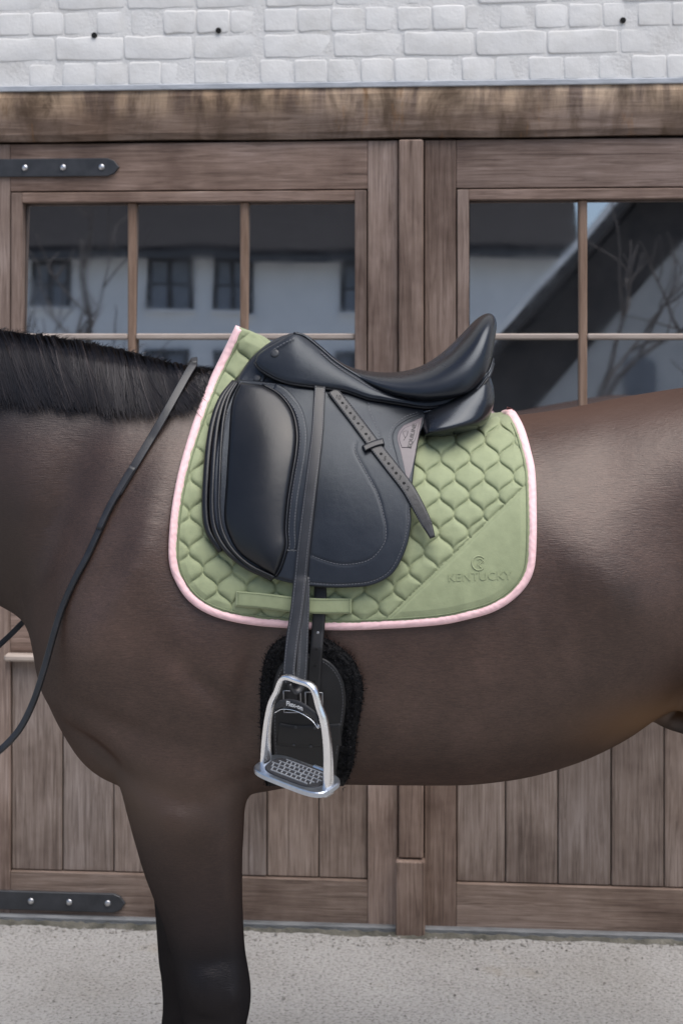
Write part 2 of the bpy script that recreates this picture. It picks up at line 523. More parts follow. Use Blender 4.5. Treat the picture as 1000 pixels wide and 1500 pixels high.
TH = math.atan(.08)                      # the stable front stands 4.6 degrees off square
WO = Vector((0, 1.31, 0))                # wall origin on the ground, straight ahead of the camera
WR = Vector((math.cos(TH), -math.sin(TH), 0))
WN = Vector((-math.sin(TH), -math.cos(TH), 0))   # towards the camera
def uz(px, py, out=0.0):
    d = Vector(((px-500)/F, 1, -(py-HOR)/F))
    C = Vector((0, CY, CZ))
    t = ((WO + WN*out - C).dot(WN)) / d.dot(WN)
    p = C + d*t
    return (p-WO).dot(WR), p.z
def ux(px, out=0.0): return uz(px, 490, out)[0]
def zy(py, out=0.0): return uz(500, py, out)[1]

def wall_empty(name, u, label, cat, out=0.0, group=None):
    p = WO + WR*u + WN*out
    o = empty(name, (p.x, p.y, 0), label, cat, -TH, group)
    o['u0'] = u; o['o0'] = out
    return o

BOXC = {}
def box(name, u0, u1, o0, o1, z0, z1, mat, root, parent=None, bevel=.002, base=None):
    """box in wall coordinates (u along the wall, o out of it), origin at its centre"""
    sx, sy, sz = abs(u1-u0), abs(o1-o0), abs(z1-z0)
    key = (round(sx, 4), round(sy, 4), round(sz, 4), bevel, mat.name)
    me = BOXC.get(key)
    if me is None:
        bm = bmesh.new()
        bmesh.ops.create_cube(bm, size=1)
        for v in bm.verts: v.co = Vector((v.co.x*sx, v.co.y*sy, v.co.z*sz))
        if bevel: bmesh.ops.bevel(bm, geom=list(bm.edges), offset=bevel, segments=1, affect='EDGES')
        me = bpy.data.meshes.new(name); bm.to_mesh(me); bm.free()
        me.materials.append(mat); BOXC[key] = me
    o = link(bpy.data.objects.new(name, me))
    loc = Vector(((u0+u1)/2 - root['u0'], -((o0+o1)/2 - root['o0']), (z0+z1)/2))
    o.parent = parent or root
    if parent is not None and parent is not root:
        loc -= parent.location
    o.location = loc
    return o

# painted brick wall over the doors -----------------------------------------------------------
wallr = wall_empty('stable_wall', 0.0, 'white painted brick wall above the brown stable doors', 'wall', -.3)
WT_Z = 4.2
zb = zy(123)                             # underside of the brickwork
def wbox(*a, **k): return box(*a, root=wallr, **k)
wbox('masonry', -6, 6, -.30, .0084, zb, WT_Z, M['mortar'], bevel=0)
wbox('masonry', -6, ux(-40), -.30, -.002, 0, zb-.002, M['mortar'], bevel=0)
wbox('masonry', ux(1245), 6, -.30, -.002, 0, zb-.002, M['mortar'], bevel=0)
# individually laid bricks round the view (a few variants share their mesh)
def brick_mesh(L, H, D, seed):
    """hand-made brick face: uneven outline, soft arrises"""
    r = random.Random(seed)
    c_ = .006
    nx_ = 4 if L > .15 else 2
    xs = [-L/2+c_ + (L-2*c_)*k/nx_ for k in range(nx_+1)]
    out = [(x, -H/2) for x in xs] + [(L/2, -H/2+c_), (L/2, H/2-c_)] + [(x, H/2) for x in xs[::-1]] + [(-L/2, H/2-c_), (-L/2, -H/2+c_)]
    out = [(x+r.uniform(-.0022, .0022), z_+r.uniform(-.0026, .0026)) for x, z_ in out]
    V = []; n = len(out)
    y1 = r.uniform(-.0016, .0012)
    for sc_, yy in ((1.0, D/2), (1.0, -D/2+.0024), (.0, -D/2+.0005), (.0, -D/2)):
        ins_ = {0: 0, 1: 0, 2: .0016, 3: .0050}[len(V)//n]
        for x, z_ in out:
            V.append((x-math.copysign(min(ins_, abs(x)), x), yy+(y1+.0022*x/L+r.uniform(-.0005, .0005) if yy < 0 else 0), z_-math.copysign(min(ins_, abs(z_)), z_)))
    Fc = [(q*n+k, q*n+(k+1) % n, (q+1)*n+(k+1) % n, (q+1)*n+k) for q in range(3) for k in range(n)]
    Fc.append(tuple(3*n+k for k in range(n)))
    me = bpy.data.meshes.new('brick'); me.from_pydata(V, [], Fc)
    me.polygons.foreach_set('use_smooth', [True]*len(me.polygons))
    me.materials.append(M['brick'])
    bm = bmesh.new(); bm.from_mesh(me); bmesh.ops.recalc_face_normals(bm, faces=bm.faces); bm.to_mesh(me); bm.free()
    return me
course = (88-50.5)/F*4.61
course = .0755
SL, HL, BH = .208, .099, course-.011
SV = [brick_mesh(SL-.005, BH+.005, .02, k) for k in range(12)]
HV = [brick_mesh(HL-.004, BH+.005, .02, 50+k) for k in range(12)]
z = zb + .006
row = 0
while z < zb + 6.2*course:
    head = row % 2 == 0
    step = HL if head else SL
    u = -1.45 + (0.03 if head else -.02) + random.uniform(-.01, .01)
    while u < 1.40:
        o = link(bpy.data.objects.new('brick', random.choice(HV if head else SV)))
        o.parent = wallr
        o.location = (u + step/2, -(.004 + .0005*random.random() + .3) - 0.0, z + BH/2)
        o.location.y = -(.3 + random.uniform(-.0018, .0003))
        o.rotation_euler = (0, random.uniform(-.006, .006), 0)
        u += step + random.uniform(-.003, .003)
    z += course
    row += 1
# drill holes left in the wall
for px, py in ((138, 51), (320, 44), (912, 29)):
    u, zz = uz(px, py, .012)
    bm = bmesh.new()
    bmesh.ops.create_cone(bm, cap_ends=True, segments=14, radius1=.0085, radius2=.0085, depth=.012)
    bmesh.ops.rotate(bm, verts=bm.verts, matrix=Matrix.Rotation(R(90), 3, 'X'))
    me = bpy.data.meshes.new('wall_plug'); bm.to_mesh(me); bm.free(); me.materials.append(M['hole'])
    o = link(bpy.data.objects.new('wall_plug', me)); o.parent = wallr
    o.location = (u, -(.3+.0085), zz)
# lead flashing under the bricks, lintel beam, threshold
wbox('flashing', -1.6, 1.6, -.02, .020, zb-.012, zb+.0045, M['lead'], bevel=.002)
lin = empty('lintel_beam', (0, 0, 0), 'stained weathered oak lintel beam running above both stable doors', 'beam')
p = WO + WN*(-.1); lin.location = (p.x, p.y, 0); lin.rotation_euler = (0, 0, -TH); lin['u0'] = 0.0; lin['o0'] = -.1
def beam_mesh():
    u0, u1, z0, z1 = -1.6, 1.6, zy(202.5), zb-.0125
    nx, nz = 160, 8
    V = []; Fc = []
    for i in range(nx+1):
        for j in range(nz+1):
            uu = u0+(u1-u0)*i/nx
            t = j/nz
            e = .006*(min(t, 1-t) < .02)
            V.append((uu, -(.118 + .0025*math.sin(uu*5.1+t*2)+.0018*math.sin(uu*23+t*6) - e), z0+(z1-z0)*t + .0018*math.sin(uu*9)*(1-t)))
    W_ = nz+1
    for i in range(nx):
        for j in range(nz):
            a = i*W_+j; Fc.append((a, a+W_, a+W_+1, a+1))
    n0 = len(V)
    for i in range(nx+1):
        uu = u0+(u1-u0)*i/nx
        V.append((uu, .05, z0)); V.append((uu, .05, z1))
    for i in range(nx):
        b = n0+2*i
        Fc.append((i*W_, b, b+2, (i+1)*W_)); Fc.append((i*W_+nz, (i+1)*W_+nz, b+3, b+1))
    return V, Fc, (z0+z1)/2
V, Fc, zc_ = beam_mesh()
V = [(a, b, c-zc_) for a, b, c in V]
me = bpy.data.meshes.new('beam'); me.from_pydata(V, [], Fc); me.materials.append(M['lintel'])
o = link(bpy.data.objects.new('beam', me)); o.parent = lin; o.location = (0, 0, zc_)

# the pair of doors ----------------------------------------------------------------------------
def strap_hinge(root, parent, px0, px1, py, h, name='strap_hinge'):
    """iron strap with a pointed end and three bolts, flat on the door"""
    u0, zc = uz(px0, py, .0); u1 = uz(px1, py)[0]
    up = u1-.035
    prof = [(u0, -h/2), (up, -h/2), (up+.02, -h*.36), (u1, 0), (up+.02, h*.36), (up, h/2), (u0, h/2)]
    bm = bmesh.new()
    f = bm.faces.new([bm.verts.new((a-(u0+u1)/2, 0, b)) for a, b in prof])
    r = bmesh.ops.extrude_face_region(bm, geom=[f])
    for v in [x for x in r['geom'] if isinstance(x, bmesh.types.BMVert)]: v.co.y -= .009
    bmesh.ops.recalc_face_normals(bm, faces=bm.faces)
    bmesh.ops.bevel(bm, geom=[e for e in bm.edges if e.calc_length() > .01 and min(e.verts[0].co.y, e.verts[1].co.y) < -.005 and max(e.verts[0].co.y, e.verts[1].co.y) < -.005], offset=.002, segments=1, affect='EDGES')
    me = bpy.data.meshes.new(name); bm.to_mesh(me); bm.free(); me.materials.append(M['iron'])
    o = link(bpy.data.objects.new(name, me)); o.parent = root
    o.location = ((u0+u1)/2-root['u0'], .001, zc)
    for k in range(3):
        bpx = px0 + (px1-px0)*0
        ub = u1 - .052 - k*.116
        bm = bmesh.new()
        bmesh.ops.create_uvsphere(bm, u_segments=12, v_segments=8, radius=.0095)
        for v in bm.verts: v.co.y *= .55
        me = bpy.data.meshes.new('bolt'); bm.to_mesh(me); bm.free()
        for q in me.polygons: q.use_smooth = True
        me.materials.append(M['bolt'])
        b = link(bpy.data.objects.new('bolt', me)); b.parent = o
        b.location = (ub-(u0+u1)/2, -.010, 0)

GLASS_LEAN = 2.8                         # the old panes lean back a little in their sashes
def door(pxl, pxs0, pxs1, pxr, vm, planks, label, left=True):
    """pxl..pxr outer edges, pxs0..pxs1 between the stiles, vm vertical glazing bars"""
    uL, uR, a, b = ux(pxl), ux(pxr), ux(pxs0), ux(pxs1)
    root = wall_empty('stable_door', (uL+uR)/2, label, 'door', 0.0)
    zt, zw, zm0, zm1, zp, zbot = zy(206), zy(277), zy(893), zy(964), zy(1290), zy(1363)
    th = -.055
    box('stile', uL+.0015, a-.0008, th, 0, zbot, zt, M['wood_v'], root)
    box('stile', b+.0008, uR-.0015, th, 0, zbot, zt, M['wood_v'], root)
    box('rail', a, b, th, -.0008, zw+.001, zt, M['wood_h'], root)
    box('rail', a, b, th, -.0006, zm1, zm0, M['wood_h'], root)
    box('rail', a, b, th, -.0008, zbot, zp, M['wood_r'], root)
    # sash with glazing bars and panes
    fw = .034
    wf = box('window_frame', a+.003, a+.003+fw, th, .004, zm0+.001, zw-.003, M['wood_v'], root)
    box('window_frame', b-.003-fw, b-.003, th, .004, zm0+.001, zw-.003, M['wood_v'], root)
    box('window_frame', a+.003+fw, b-.003-fw, th, .0035, zw-.003-.030, zw-.003, M['wood_h'], root)
    box('window_frame', a+.003+fw, b-.003-fw, th, .0035, zm0+.001, zm0+.031, M['wood_h'], root)
    i0, i1, j0, j1 = a+.003+fw, b-.003-fw, zm0+.031, zw-.033
    zr = [zy(492.5), zy(692)]
    us = [i0] + [ux(v) for v in vm] + [i1]
    for v in us[1:-1]:
        box('glazing_bar', v-.0125, v+.0125, -.045, -.012, j0, j1, M['bar_wood'], root, bevel=.005)
    for zz in zr:
        for k in range(len(us)-1):
            box('glazing_bar', us[k]+(.0125 if k else 0), us[k+1]-(.0125 if k < len(us)-2 else 0), -.045, -.010, zz-.0085, zz+.0085, M['pale_bar'], root, bevel=.004)
    zs = [j0] + sorted(zr) + [j1]
    for k in range(len(us)-1):
        for q in range(3):
            o = box('pane', us[k]+.002, us[k+1]-.002, -.034, -.030, zs[q]+.002, zs[q+1]-.002, M['glass'], root, bevel=0)
            o.rotation_euler = (R(-GLASS_LEAN + random.uniform(-.06, .06)), 0, R(random.uniform(-.08, .08)))
    # sill moulding, then vertical planks
    box('sill', a-.012, b+.012, -.01, .028, zm1-.022, zm1-.001, M['pale_bar'], root, bevel=.006)
    box('backing', a-.004, b+.004, -.052, -.035, zp-.01, zm1-.004, M['wood_gap'], root, bevel=0)
    pl = [a] + [ux(v) for v in planks] + [b]
    for k in range(len(pl)-1):
        box('plank', pl[k]+.0016, pl[k+1]-.0016, -.034, -.012+random.uniform(-.0015, .0015), zp+.002, zm1-.024, M['wood_p'], root, bevel=.003)
    return root

M['bar_wood'] = pm('tan_glazing_bar', (.16, .095, .06), (.29, .195, .14), 8, (10, 10, 1), rough=.6, bump=.3, bscale=60, bdist=.002, rand=True)
M['pale_bar'] = pm('bleached_wood', (.33, .265, .225), (.47, .40, .35), 9, (1, 8, 8), rough=.7, bump=.3, bscale=60, bdist=.002, rand=True)
dl = door(-30, 15, 538, 583, (191.5, 356.5), (90, 165, 243, 316, 390, 466), 'brown glazed plank door hung on black iron strap hinges')
strap_hinge(dl, dl, -60, 175, 246.5, .054)
strap_hinge(dl, dl, -60, 184, 1316, .056)
dr_ = door(621, 668, 1190, 1236, (854, 1020), (740, 817, 895, 973, 1050, 1120), 'brown glazed plank door carrying the raised cover strip and foot block')
# cover strip on the meeting edge with its foot block belongs to the right leaf
c0, c1 = ux(583.5), ux(620.5)
box('cover_strip', c0+.001, c1-.001, -.05, .020, zy(1252), zy(206), M['wood_v'], dr_, bevel=.004)
box('foot_block', ux(580), ux(622.5), -.05, .036, zy(1376), zy(1254), M['wood_v'], dr_, bevel=.004)
# dark rebate behind the leaves and the sill they close on
rb = wbox('rebate', -1.45, 1.55, -.12, -.060, 0, zb-.002, M['wood_gap'], bevel=0)
M['sill'] = pm('damp_stone_sill', (.085, .09, .095), (.20, .205, .21), 10, (1, 3, 3), rough=.6, bump=.6, bscale=70, bdist=.004)
M['moss'] = pm('mossy_joint', (.045, .044, .034), (.16, .15, .125), 16, rough=.95, bump=.9, bscale=80, bdist=.01)
th_ = wall_empty('door_threshold', 0.0, 'damp grey stone threshold strip along the foot of the stable doors', 'threshold', -.05)
box('slab', -1.7, 1.7, -.11, .020, -.02, .021, M['sill'], th_, bevel=.004)
# ragged mossy joint where the concrete meets the threshold
V = []; Fc = []
n = 260
for i in range(n+1):
    uu = -1.7+3.4*i/n
    o1 = .045 + .012*math.sin(uu*7)+.008*math.sin(uu*31+1)+random.uniform(-.006, .006)
    hz = .007+random.uniform(-.003, .004)
    for oo, zz in ((.0, .010+hz*.5), (.022, hz), (o1, -.002)):
        q = WO + WR*uu + WN*oo
        V.append((q.x, q.y, zz))
for i in range(n):
    for j in range(2):
        a = i*3+j
        Fc.append((a, a+1, a+4, a+3))
mj = add('moss_seam', V, Fc, M['moss'])
mj['kind'] = 'stuff'; mj['label'] = 'dark mossy dirt seam between concrete and threshold'; mj['category'] = 'moss'

# ------------------------------------------------------------------ across the yard (seen mirrored in the door panes)
M['render_white'] = pm('lime_render', (.74, .75, .76), (.82, .83, .84), 2, rough=.85, bump=.3, bscale=30, bdist=.01)
M['grey_render'] = pm('grey_render', (.46, .47, .48), (.58, .59, .60), 2, rough=.85, bump=.3, bscale=30, bdist=.01)
M['slate'] = pm('dark_roof_slate', (.018, .016, .017), (.036, .032, .033), 3, (1, 1, 6), rough=.85, spec=.2, bump=.8, bscale=12, bdist=.03)
M['win_dark'] = pm('casement_glass', (.13, .145, .17), (.20, .22, .26), 3, rough=.4, bump=0)
M['win_frame'] = pm('dark_casement_frame', (.025, .026, .03), (.045, .046, .05), 8, rough=.5, bump=0)
M['barge'] = pm('white_bargeboard', (.70, .70, .70), (.8, .8, .8), 6, rough=.6, bump=.2, bscale=40)
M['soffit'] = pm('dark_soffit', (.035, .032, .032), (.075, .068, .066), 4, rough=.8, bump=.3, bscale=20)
M['bark'] = pm('bare_bark', (.06, .05, .045), (.12, .10, .09), 20, rough=.9, bump=.5, bscale=60, bdist=.004)

LH = 26.0
hu = lambda px: ux(px, -LH)              # same u for the mirror image and the real thing
hz_ = lambda py: uz(500, py, -LH)[1] + LH*math.tan(R(2*GLASS_LEAN))
house = wall_empty('courtyard_house', hu(300), 'long white rendered house with dark slate roof across the yard', 'house', LH)
def hbox(name, u0, u1, o0, o1, z0, z1, mat, root, bevel=0.0, par=None):
    return box(name, u0, u1, o0, o1, z0, z1, mat, root, parent=par, bevel=bevel)
eave = hz_(372)
uH0, uH1 = hu(-420), hu(846)
hbox('wall', uH0+.3, uH1-.3, LH, LH+8, 0, eave+.25, M['render_white'], house)
# roof: two slopes, with an eave board
def roof_mesh(u0, u1, y0, ye, z0, zr, ov, root, mat, name='roof'):
    ym = (y0+ye)/2
    V = []
    t = .22
    for u in (u0, u1):
        for (yy, zz) in ((y0-ov, z0), (ym, zr), (ye+ov, z0), (ye+ov, z0-t), (ym, zr-t), (y0-ov, z0-t)):
            V.append((u-root['u0'], -(yy-root['o0']), zz))
    Fc = [(k, (k+1) % 6, 6+(k+1) % 6, 6+k) for k in range(6)] + [(0, 1, 4, 5), (1, 2, 3, 4), (6, 11, 10, 7), (7, 10, 9, 8)]
    me = bpy.data.meshes.new(name); me.from_pydata(V, [], Fc); me.materials.append(mat)
    o = link(bpy.data.objects.new(name, me)); o.parent = root
    return fix_normals(o)
roof_mesh(uH0, uH1, LH, LH+8, eave+.10, eave+4.2, .45, house, M['slate'])
hbox('gutter', uH0, uH1, LH-.52, LH-.45, eave-.16, eave-.02, M['win_frame'], house)
def hwin(px0, px1, py0, py1):
    u0, u1, z0, z1 = hu(px0), hu(px1), hz_(py1), hz_(py0)
    z0 = max(z0, .25)
    wn = hbox('window', u0, u1, LH-.012, LH+.02, z0, z1, M['win_dark'], house)
    um = (u0+u1)/2
    for a0, a1, b0, b1 in ((u0-.05, u0+.04, z0, z1), (u1-.04, u1+.05, z0, z1), (um-.045, um+.045, z0, z1), (u0+.041, um-.046, z1-.09, z1), (um+.046, u1-.041, z1-.09, z1), (u0+.041, um-.046, z0+(z1-z0)*.45, z0+(z1-z0)*.45+.035), (um+.046, u1-.041, z0+(z1-z0)*.45, z0+(z1-z0)*.45+.035)):
        hbox('frame', a0, a1, LH-.05, LH-.0125, b0, b1, M['win_frame'], house, par=wn)
    hbox('sill', u0-.09, u1+.09, LH-.10, LH+.01, z0-.07, z0-.002, M['barge'], house, par=wn)
for a in ((40, 92, 382, 452), (215, 274, 378, 457), (312, 362, 378, 457), (500, 546, 380, 456), (215, 275, 512, 600),
          (318, 372, 512, 600), (498, 545, 512, 600), (40, 95, 512, 600), (-110, -50, 380, 456), (-110, -50, 512, 600), (640, 690, 512, 600)):
    hwin(*a)

LB = 12.0
bu = lambda px: ux(px, -LB)
bz = lambda py: uz(500, py, -LB)[1] + LB*math.tan(R(2*GLASS_LEAN))
barn = wall_empty('gable_barn', bu(1100), 'grey gabled barn with white bargeboards and deep dark eaves across the yard', 'barn', LB)
uA, zA = bu(715), bz(500)
uP, zP = bu(1080), bz(95)
uB = 2*uP-uA
# gable wall set back under the verge
V = [(bu(775)-barn['u0'], -1.5, 0), (2*uP-bu(775)-barn['u0'], -1.5, 0), (2*uP-bu(775)-barn['u0'], -1.5, bz(470)), (uP-barn['u0'], -1.5, zP-.35), (bu(775)-barn['u0'], -1.5, bz(470))]
V2 = [(a, -8.0, c) for a, b, c in V]
Fc = [(0, 1, 2, 3, 4), (5, 9, 8, 7, 6)] + [(k, 5+k, 5+(k+1) % 5, (k+1) % 5) for k in range(5)]
me = bpy.data.meshes.new('wall'); me.from_pydata(V+V2, [], Fc); me.materials.append(M['grey_render'])
o = link(bpy.data.objects.new('wall', me)); o.parent = barn; fix_normals(o)
for ua, ub in ((uA, uP), (uB, uP)):
    V = []
    for yy in (0.0, -8.4):
        for (uu, zz) in ((ua, zA), (ub, zP), (ub, zP-.20), (ua, zA-.20)):
            V.append((uu-barn['u0'], yy, zz))
    Fc = [(0, 1, 2, 3), (4, 7, 6, 5), (0, 4, 5, 1), (1, 5, 6, 2), (2, 6, 7, 3), (3, 7, 4, 0)]
    me = bpy.data.meshes.new('roof'); me.from_pydata(V, [], Fc); me.materials.append(M['soffit'])
    o = link(bpy.data.objects.new('roof', me)); o.parent = barn; fix_normals(o)
    V = []
    for yy in (.05, .002):
        for (uu, zz) in ((ua, zA+.02), (ub, zP+.02), (ub, zP-.08), (ua, zA-.08)):
            V.append((uu-barn['u0'], yy, zz))
    me = bpy.data.meshes.new('bargeboard'); me.from_pydata(V, [], Fc); me.materials.append(M['barge'])
    o = link(bpy.data.objects.new('bargeboard', me)); o.parent = barn; fix_normals(o)
# added dark slabs standing for the overhang's shade on the upper gable
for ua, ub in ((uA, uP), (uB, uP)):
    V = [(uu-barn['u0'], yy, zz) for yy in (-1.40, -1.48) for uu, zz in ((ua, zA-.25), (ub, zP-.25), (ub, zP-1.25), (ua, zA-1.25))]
    me = bpy.data.meshes.new('gable_shade'); me.from_pydata(V, [], Fc); me.materials.append(M['soffit'])
    o = link(bpy.data.objects.new('gable_shade', me)); o.parent = barn; fix_normals(o)
# arched doorway in the gable wall
ua, ub, zt_ = bu(933), bu(984), bz(505)
V = [(ua-barn['u0'], -1.46, 0), (ub-barn['u0'], -1.46, 0)]
for k in range(9):
    t = math.pi*k/8
    V.append(((ua+ub)/2+math.cos(t)*(ub-ua)/2-barn['u0'], -1.46, zt_-.12+.12*math.sin(t)))
V += [(a, -1.55, c) for a, b, c in V]
n = 11
Fc = [tuple(range(n)), tuple(range(2*n-1, n-1, -1))] + [(k, n+k, n+(k+1) % n, (k+1) % n) for k in range(n)]
me = bpy.data.meshes.new('doorway'); me.from_pydata(V, [], Fc); me.materials.append(M['win_dark'])
o = link(bpy.data.objects.new('doorway', me)); o.parent = barn; fix_normals(o)

def tube_mesh(paths, sides=6):
    """paths: list of (points (n,3), radii (n,)) -> verts, faces, with end caps"""
    V = []; Fc = []
    for P, Rr in paths:
        P = np.asarray(P, float); n = len(P)
        Rr = np.broadcast_to(np.asarray(Rr, float), (n,))
        T = np.gradient(P, axis=0); T /= np.linalg.norm(T, axis=1)[:, None]+1e-12
        up = np.array([0, 0, 1.0]) if abs(T[0, 2]) < .9 else np.array([1.0, 0, 0])
        A = np.cross(T[0], up); A /= np.linalg.norm(A)
        b0 = len(V)
        for i in range(n):
            A = A - T[i]*(A@T[i]); A /= np.linalg.norm(A)+1e-12
            B = np.cross(T[i], A)
            for k in range(sides):
                t = 2*math.pi*k/sides
                V.append(P[i]+Rr[i]*(math.cos(t)*A+math.sin(t)*B))
        for i in range(n-1):
            for k in range(sides):
                a = b0+i*sides+k; b = b0+i*sides+(k+1) % sides
                Fc.append((a, b, b+sides, a+sides))
        Fc.append(tuple(b0+k for k in range(sides))[::-1])
        Fc.append(tuple(b0+(n-1)*sides+k for k in range(sides)))
    return V, Fc

def bare_plant(name, u, out, height, spread, stems, seed, label, cat):
    r = random.Random(seed)
    p = WO + WR*u + WN*out
    root = empty(name, (p.x, p.y, 0), label, cat)
    def grow(P, d, ln, rad, depth, acc):
        pts = [np.array(P)]
        d = np.array(d)
        for k in range(5):
            d = d + np.array([r.gauss(0, .16), r.gauss(0, .16), r.gauss(.04, .08)])
            d /= np.linalg.norm(d)
            pts.append(pts[-1]+d*ln/5)
        acc.append((np.array(pts), np.linspace(rad, rad*.5, 6)))
        if depth:
            for _ in range(3):
                k = r.randint(2, 5)
                dd = d + np.array([r.gauss(0, .6), r.gauss(0, .6), r.gauss(.2, .3)])
                grow(pts[k], dd/np.linalg.norm(dd), ln*r.uniform(.5, .75), rad*.55, depth-1, acc)
    tr = []; tw = []
    for s in range(stems):
        a = r.uniform(0, 6.28)
        acc = []
        grow((p.x+r.gauss(0, .08*spread), p.y+r.gauss(0, .08*spread), -.02), (math.cos(a)*.35*spread, math.sin(a)*.35*spread, 1), height*r.uniform(.45, .6), .03*height/2, 3, acc)
        tr.append(acc[0]); tw += acc[1:]
    V, Fc = tube_mesh(tr, 6); add('trunk', V, Fc, M['bark'], root)
    V, Fc = tube_mesh(tw, 4); add('crown', V, Fc, M['bark'], root)
bare_plant('bare_tree', ux(150, -22), 22, 6.2, 1.0, 4, 3, 'tall leafless twiggy tree in front of the white house', 'tree')
bare_plant('bare_tree', ux(895, -9), 9, 3.6, .7, 2, 5, 'small leafless tree in front of the grey barn', 'tree')

# ------------------------------------------------------------------ the horse, as a smooth field sampled to one skin
KM = 3.3/F
pX = lambda px: (np.asarray(px, float)-500)*KM          # on the horse's midline
pZ = lambda py: CZ-(np.asarray(py, float)-HOR)*KM
TR = np.array([  # px, top py, bottom py, half width, widest fraction, p top, p bottom
    (-470, 545, 715, .070, .50, 1.9, 2.0), (-400, 522, 725, .085, .50, 1.9, 2.0), (-300, 500, 750, .095, .48, 1.8, 2.0), (-150, 486, 815, .112, .46, 1.7, 2.0),
    (-50, 487, 860, .130, .45, 1.7, 2.0), (0, 491, 886, .145, .44, 1.7, 2.0), (35, 495, 908, .160, .43, 1.7, 2.0), (52, 497, 935, .172, .42, 1.65, 2.0), (70, 499, 1010, .188, .42, 1.65, 2.0),
    (95, 503, 1066, .205, .42, 1.62, 2.05), (130, 509, 1108, .225, .42, 1.6, 2.1), (180, 520, 1136, .248, .42, 1.6, 2.1), (240, 535, 1150, .266, .42, 1.55, 2.1), (300, 545, 1156, .276, .42, 1.5, 2.1),
    (360, 540, 1156, .288, .42, 1.45, 2.1), (430, 552, 1145, .304, .42, 1.6, 2.1), (500, 575, 1140, .320, .42, 1.8, 2.1), (580, 598, 1140, .334, .43, 1.95, 2.1), (660, 610, 1140, .340, .44, 2.05, 2.1),
    (740, 609, 1133, .338, .45, 2.1, 2.1), (820, 600, 1114, .330, .46, 2.1, 2.1), (900, 584, 1080, .318, .48, 2.1, 2.05), (960, 574, 1040, .306, .50, 2.1, 2.0), (1000, 568, 1012, .300, .52, 2.1, 2.0),
    (1080, 560, 985, .295, .55, 2.15, 2.0), (1160, 572, 1000, .285, .55, 2.2, 2.0), (1240, 615, 960, .25, .52, 2.1, 2.0), (1300, 670, 900, .19, .5, 2.0, 2.0), (1345, 730, 840, .10, .5, 2, 2)])
tx = pX(TR[:, 0])
f_top, f_bot = pchip(tx, pZ(TR[:, 1])), pchip(tx, pZ(TR[:, 2]))
f_w, f_c, f_pt, f_pb = [pchip(tx, TR[:, k]) for k in (3, 4, 5, 6)]
X0, X1 = tx[0], tx[-1]

def loft_field(a, wa, b, hb, p):
    """superellipse |a/wa|^p+|b/hb|^p = 1 turned into an approximate distance"""
    A = np.abs(a)/wa + 1e-9; B = np.abs(b)/hb + 1e-9
    s = A**p + B**p
    q = s**(1/p)
    g = q/s*np.sqrt((A**(p-1)/wa)**2 + (B**(p-1)/hb)**2)
    return (q-1)/np.maximum(g, 1e-3)

def trunk(x, y, z):
    xc = np.clip(x, X0, X1)
    top, bot, wd, fc = f_top(xc), f_bot(xc), f_w(xc), f_c(xc)
    zc = bot + fc*(top-bot)
    up = z > zc
    h = np.where(up, top-zc, zc-bot)
    p = np.where(up, f_pt(xc), f_pb(xc))
    d = loft_field(y, wd, z-zc, h, p)
    ex = np.maximum(np.abs(x-xc), 0)
    return np.where(ex > 0, np.sqrt(np.maximum(d, 0)**2+ex**2) + np.minimum(d, 0)*.0 + .02, d)

def ellip(x, y, z, c, r):
    q = np.sqrt(((x-c[0])/r[0])**2 + ((y-c[1])/r[1])**2 + ((z-c[2])/r[2])**2) + 1e-9
    g = np.sqrt(((x-c[0])/r[0]**2)**2 + ((y-c[1])/r[1]**2)**2 + ((z-c[2])/r[2]**2)**2) + 1e-6
    return (q-1)*q/g

def rcone(x, y, z, a, b, ra, rb):
    a = np.array(a, float); b = np.array(b, float)
    d = b-a
    t = np.clip(((x-a[0])*d[0]+(y-a[1])*d[1]+(z-a[2])*d[2])/(d@d), 0, 1)
    return np.sqrt((x-a[0]-t*d[0])**2+(y-a[1]-t*d[1])**2+(z-a[2]-t*d[2])**2) - (ra+(rb-ra)*t)

def gau(x, z, cx, cz, sx, sz, ang=0):
    ca, sa = math.cos(ang), math.sin(ang)
    u = (x-cx)*ca+(z-cz)*sa; v = -(x-cx)*sa+(z-cz)*ca
    return np.exp(-(u/sx)**2-(v/sz)**2)

def at(px, py, Y):
    D = Y-CY
    return (px-500)/F*D, CZ-(py-HOR)/F*D

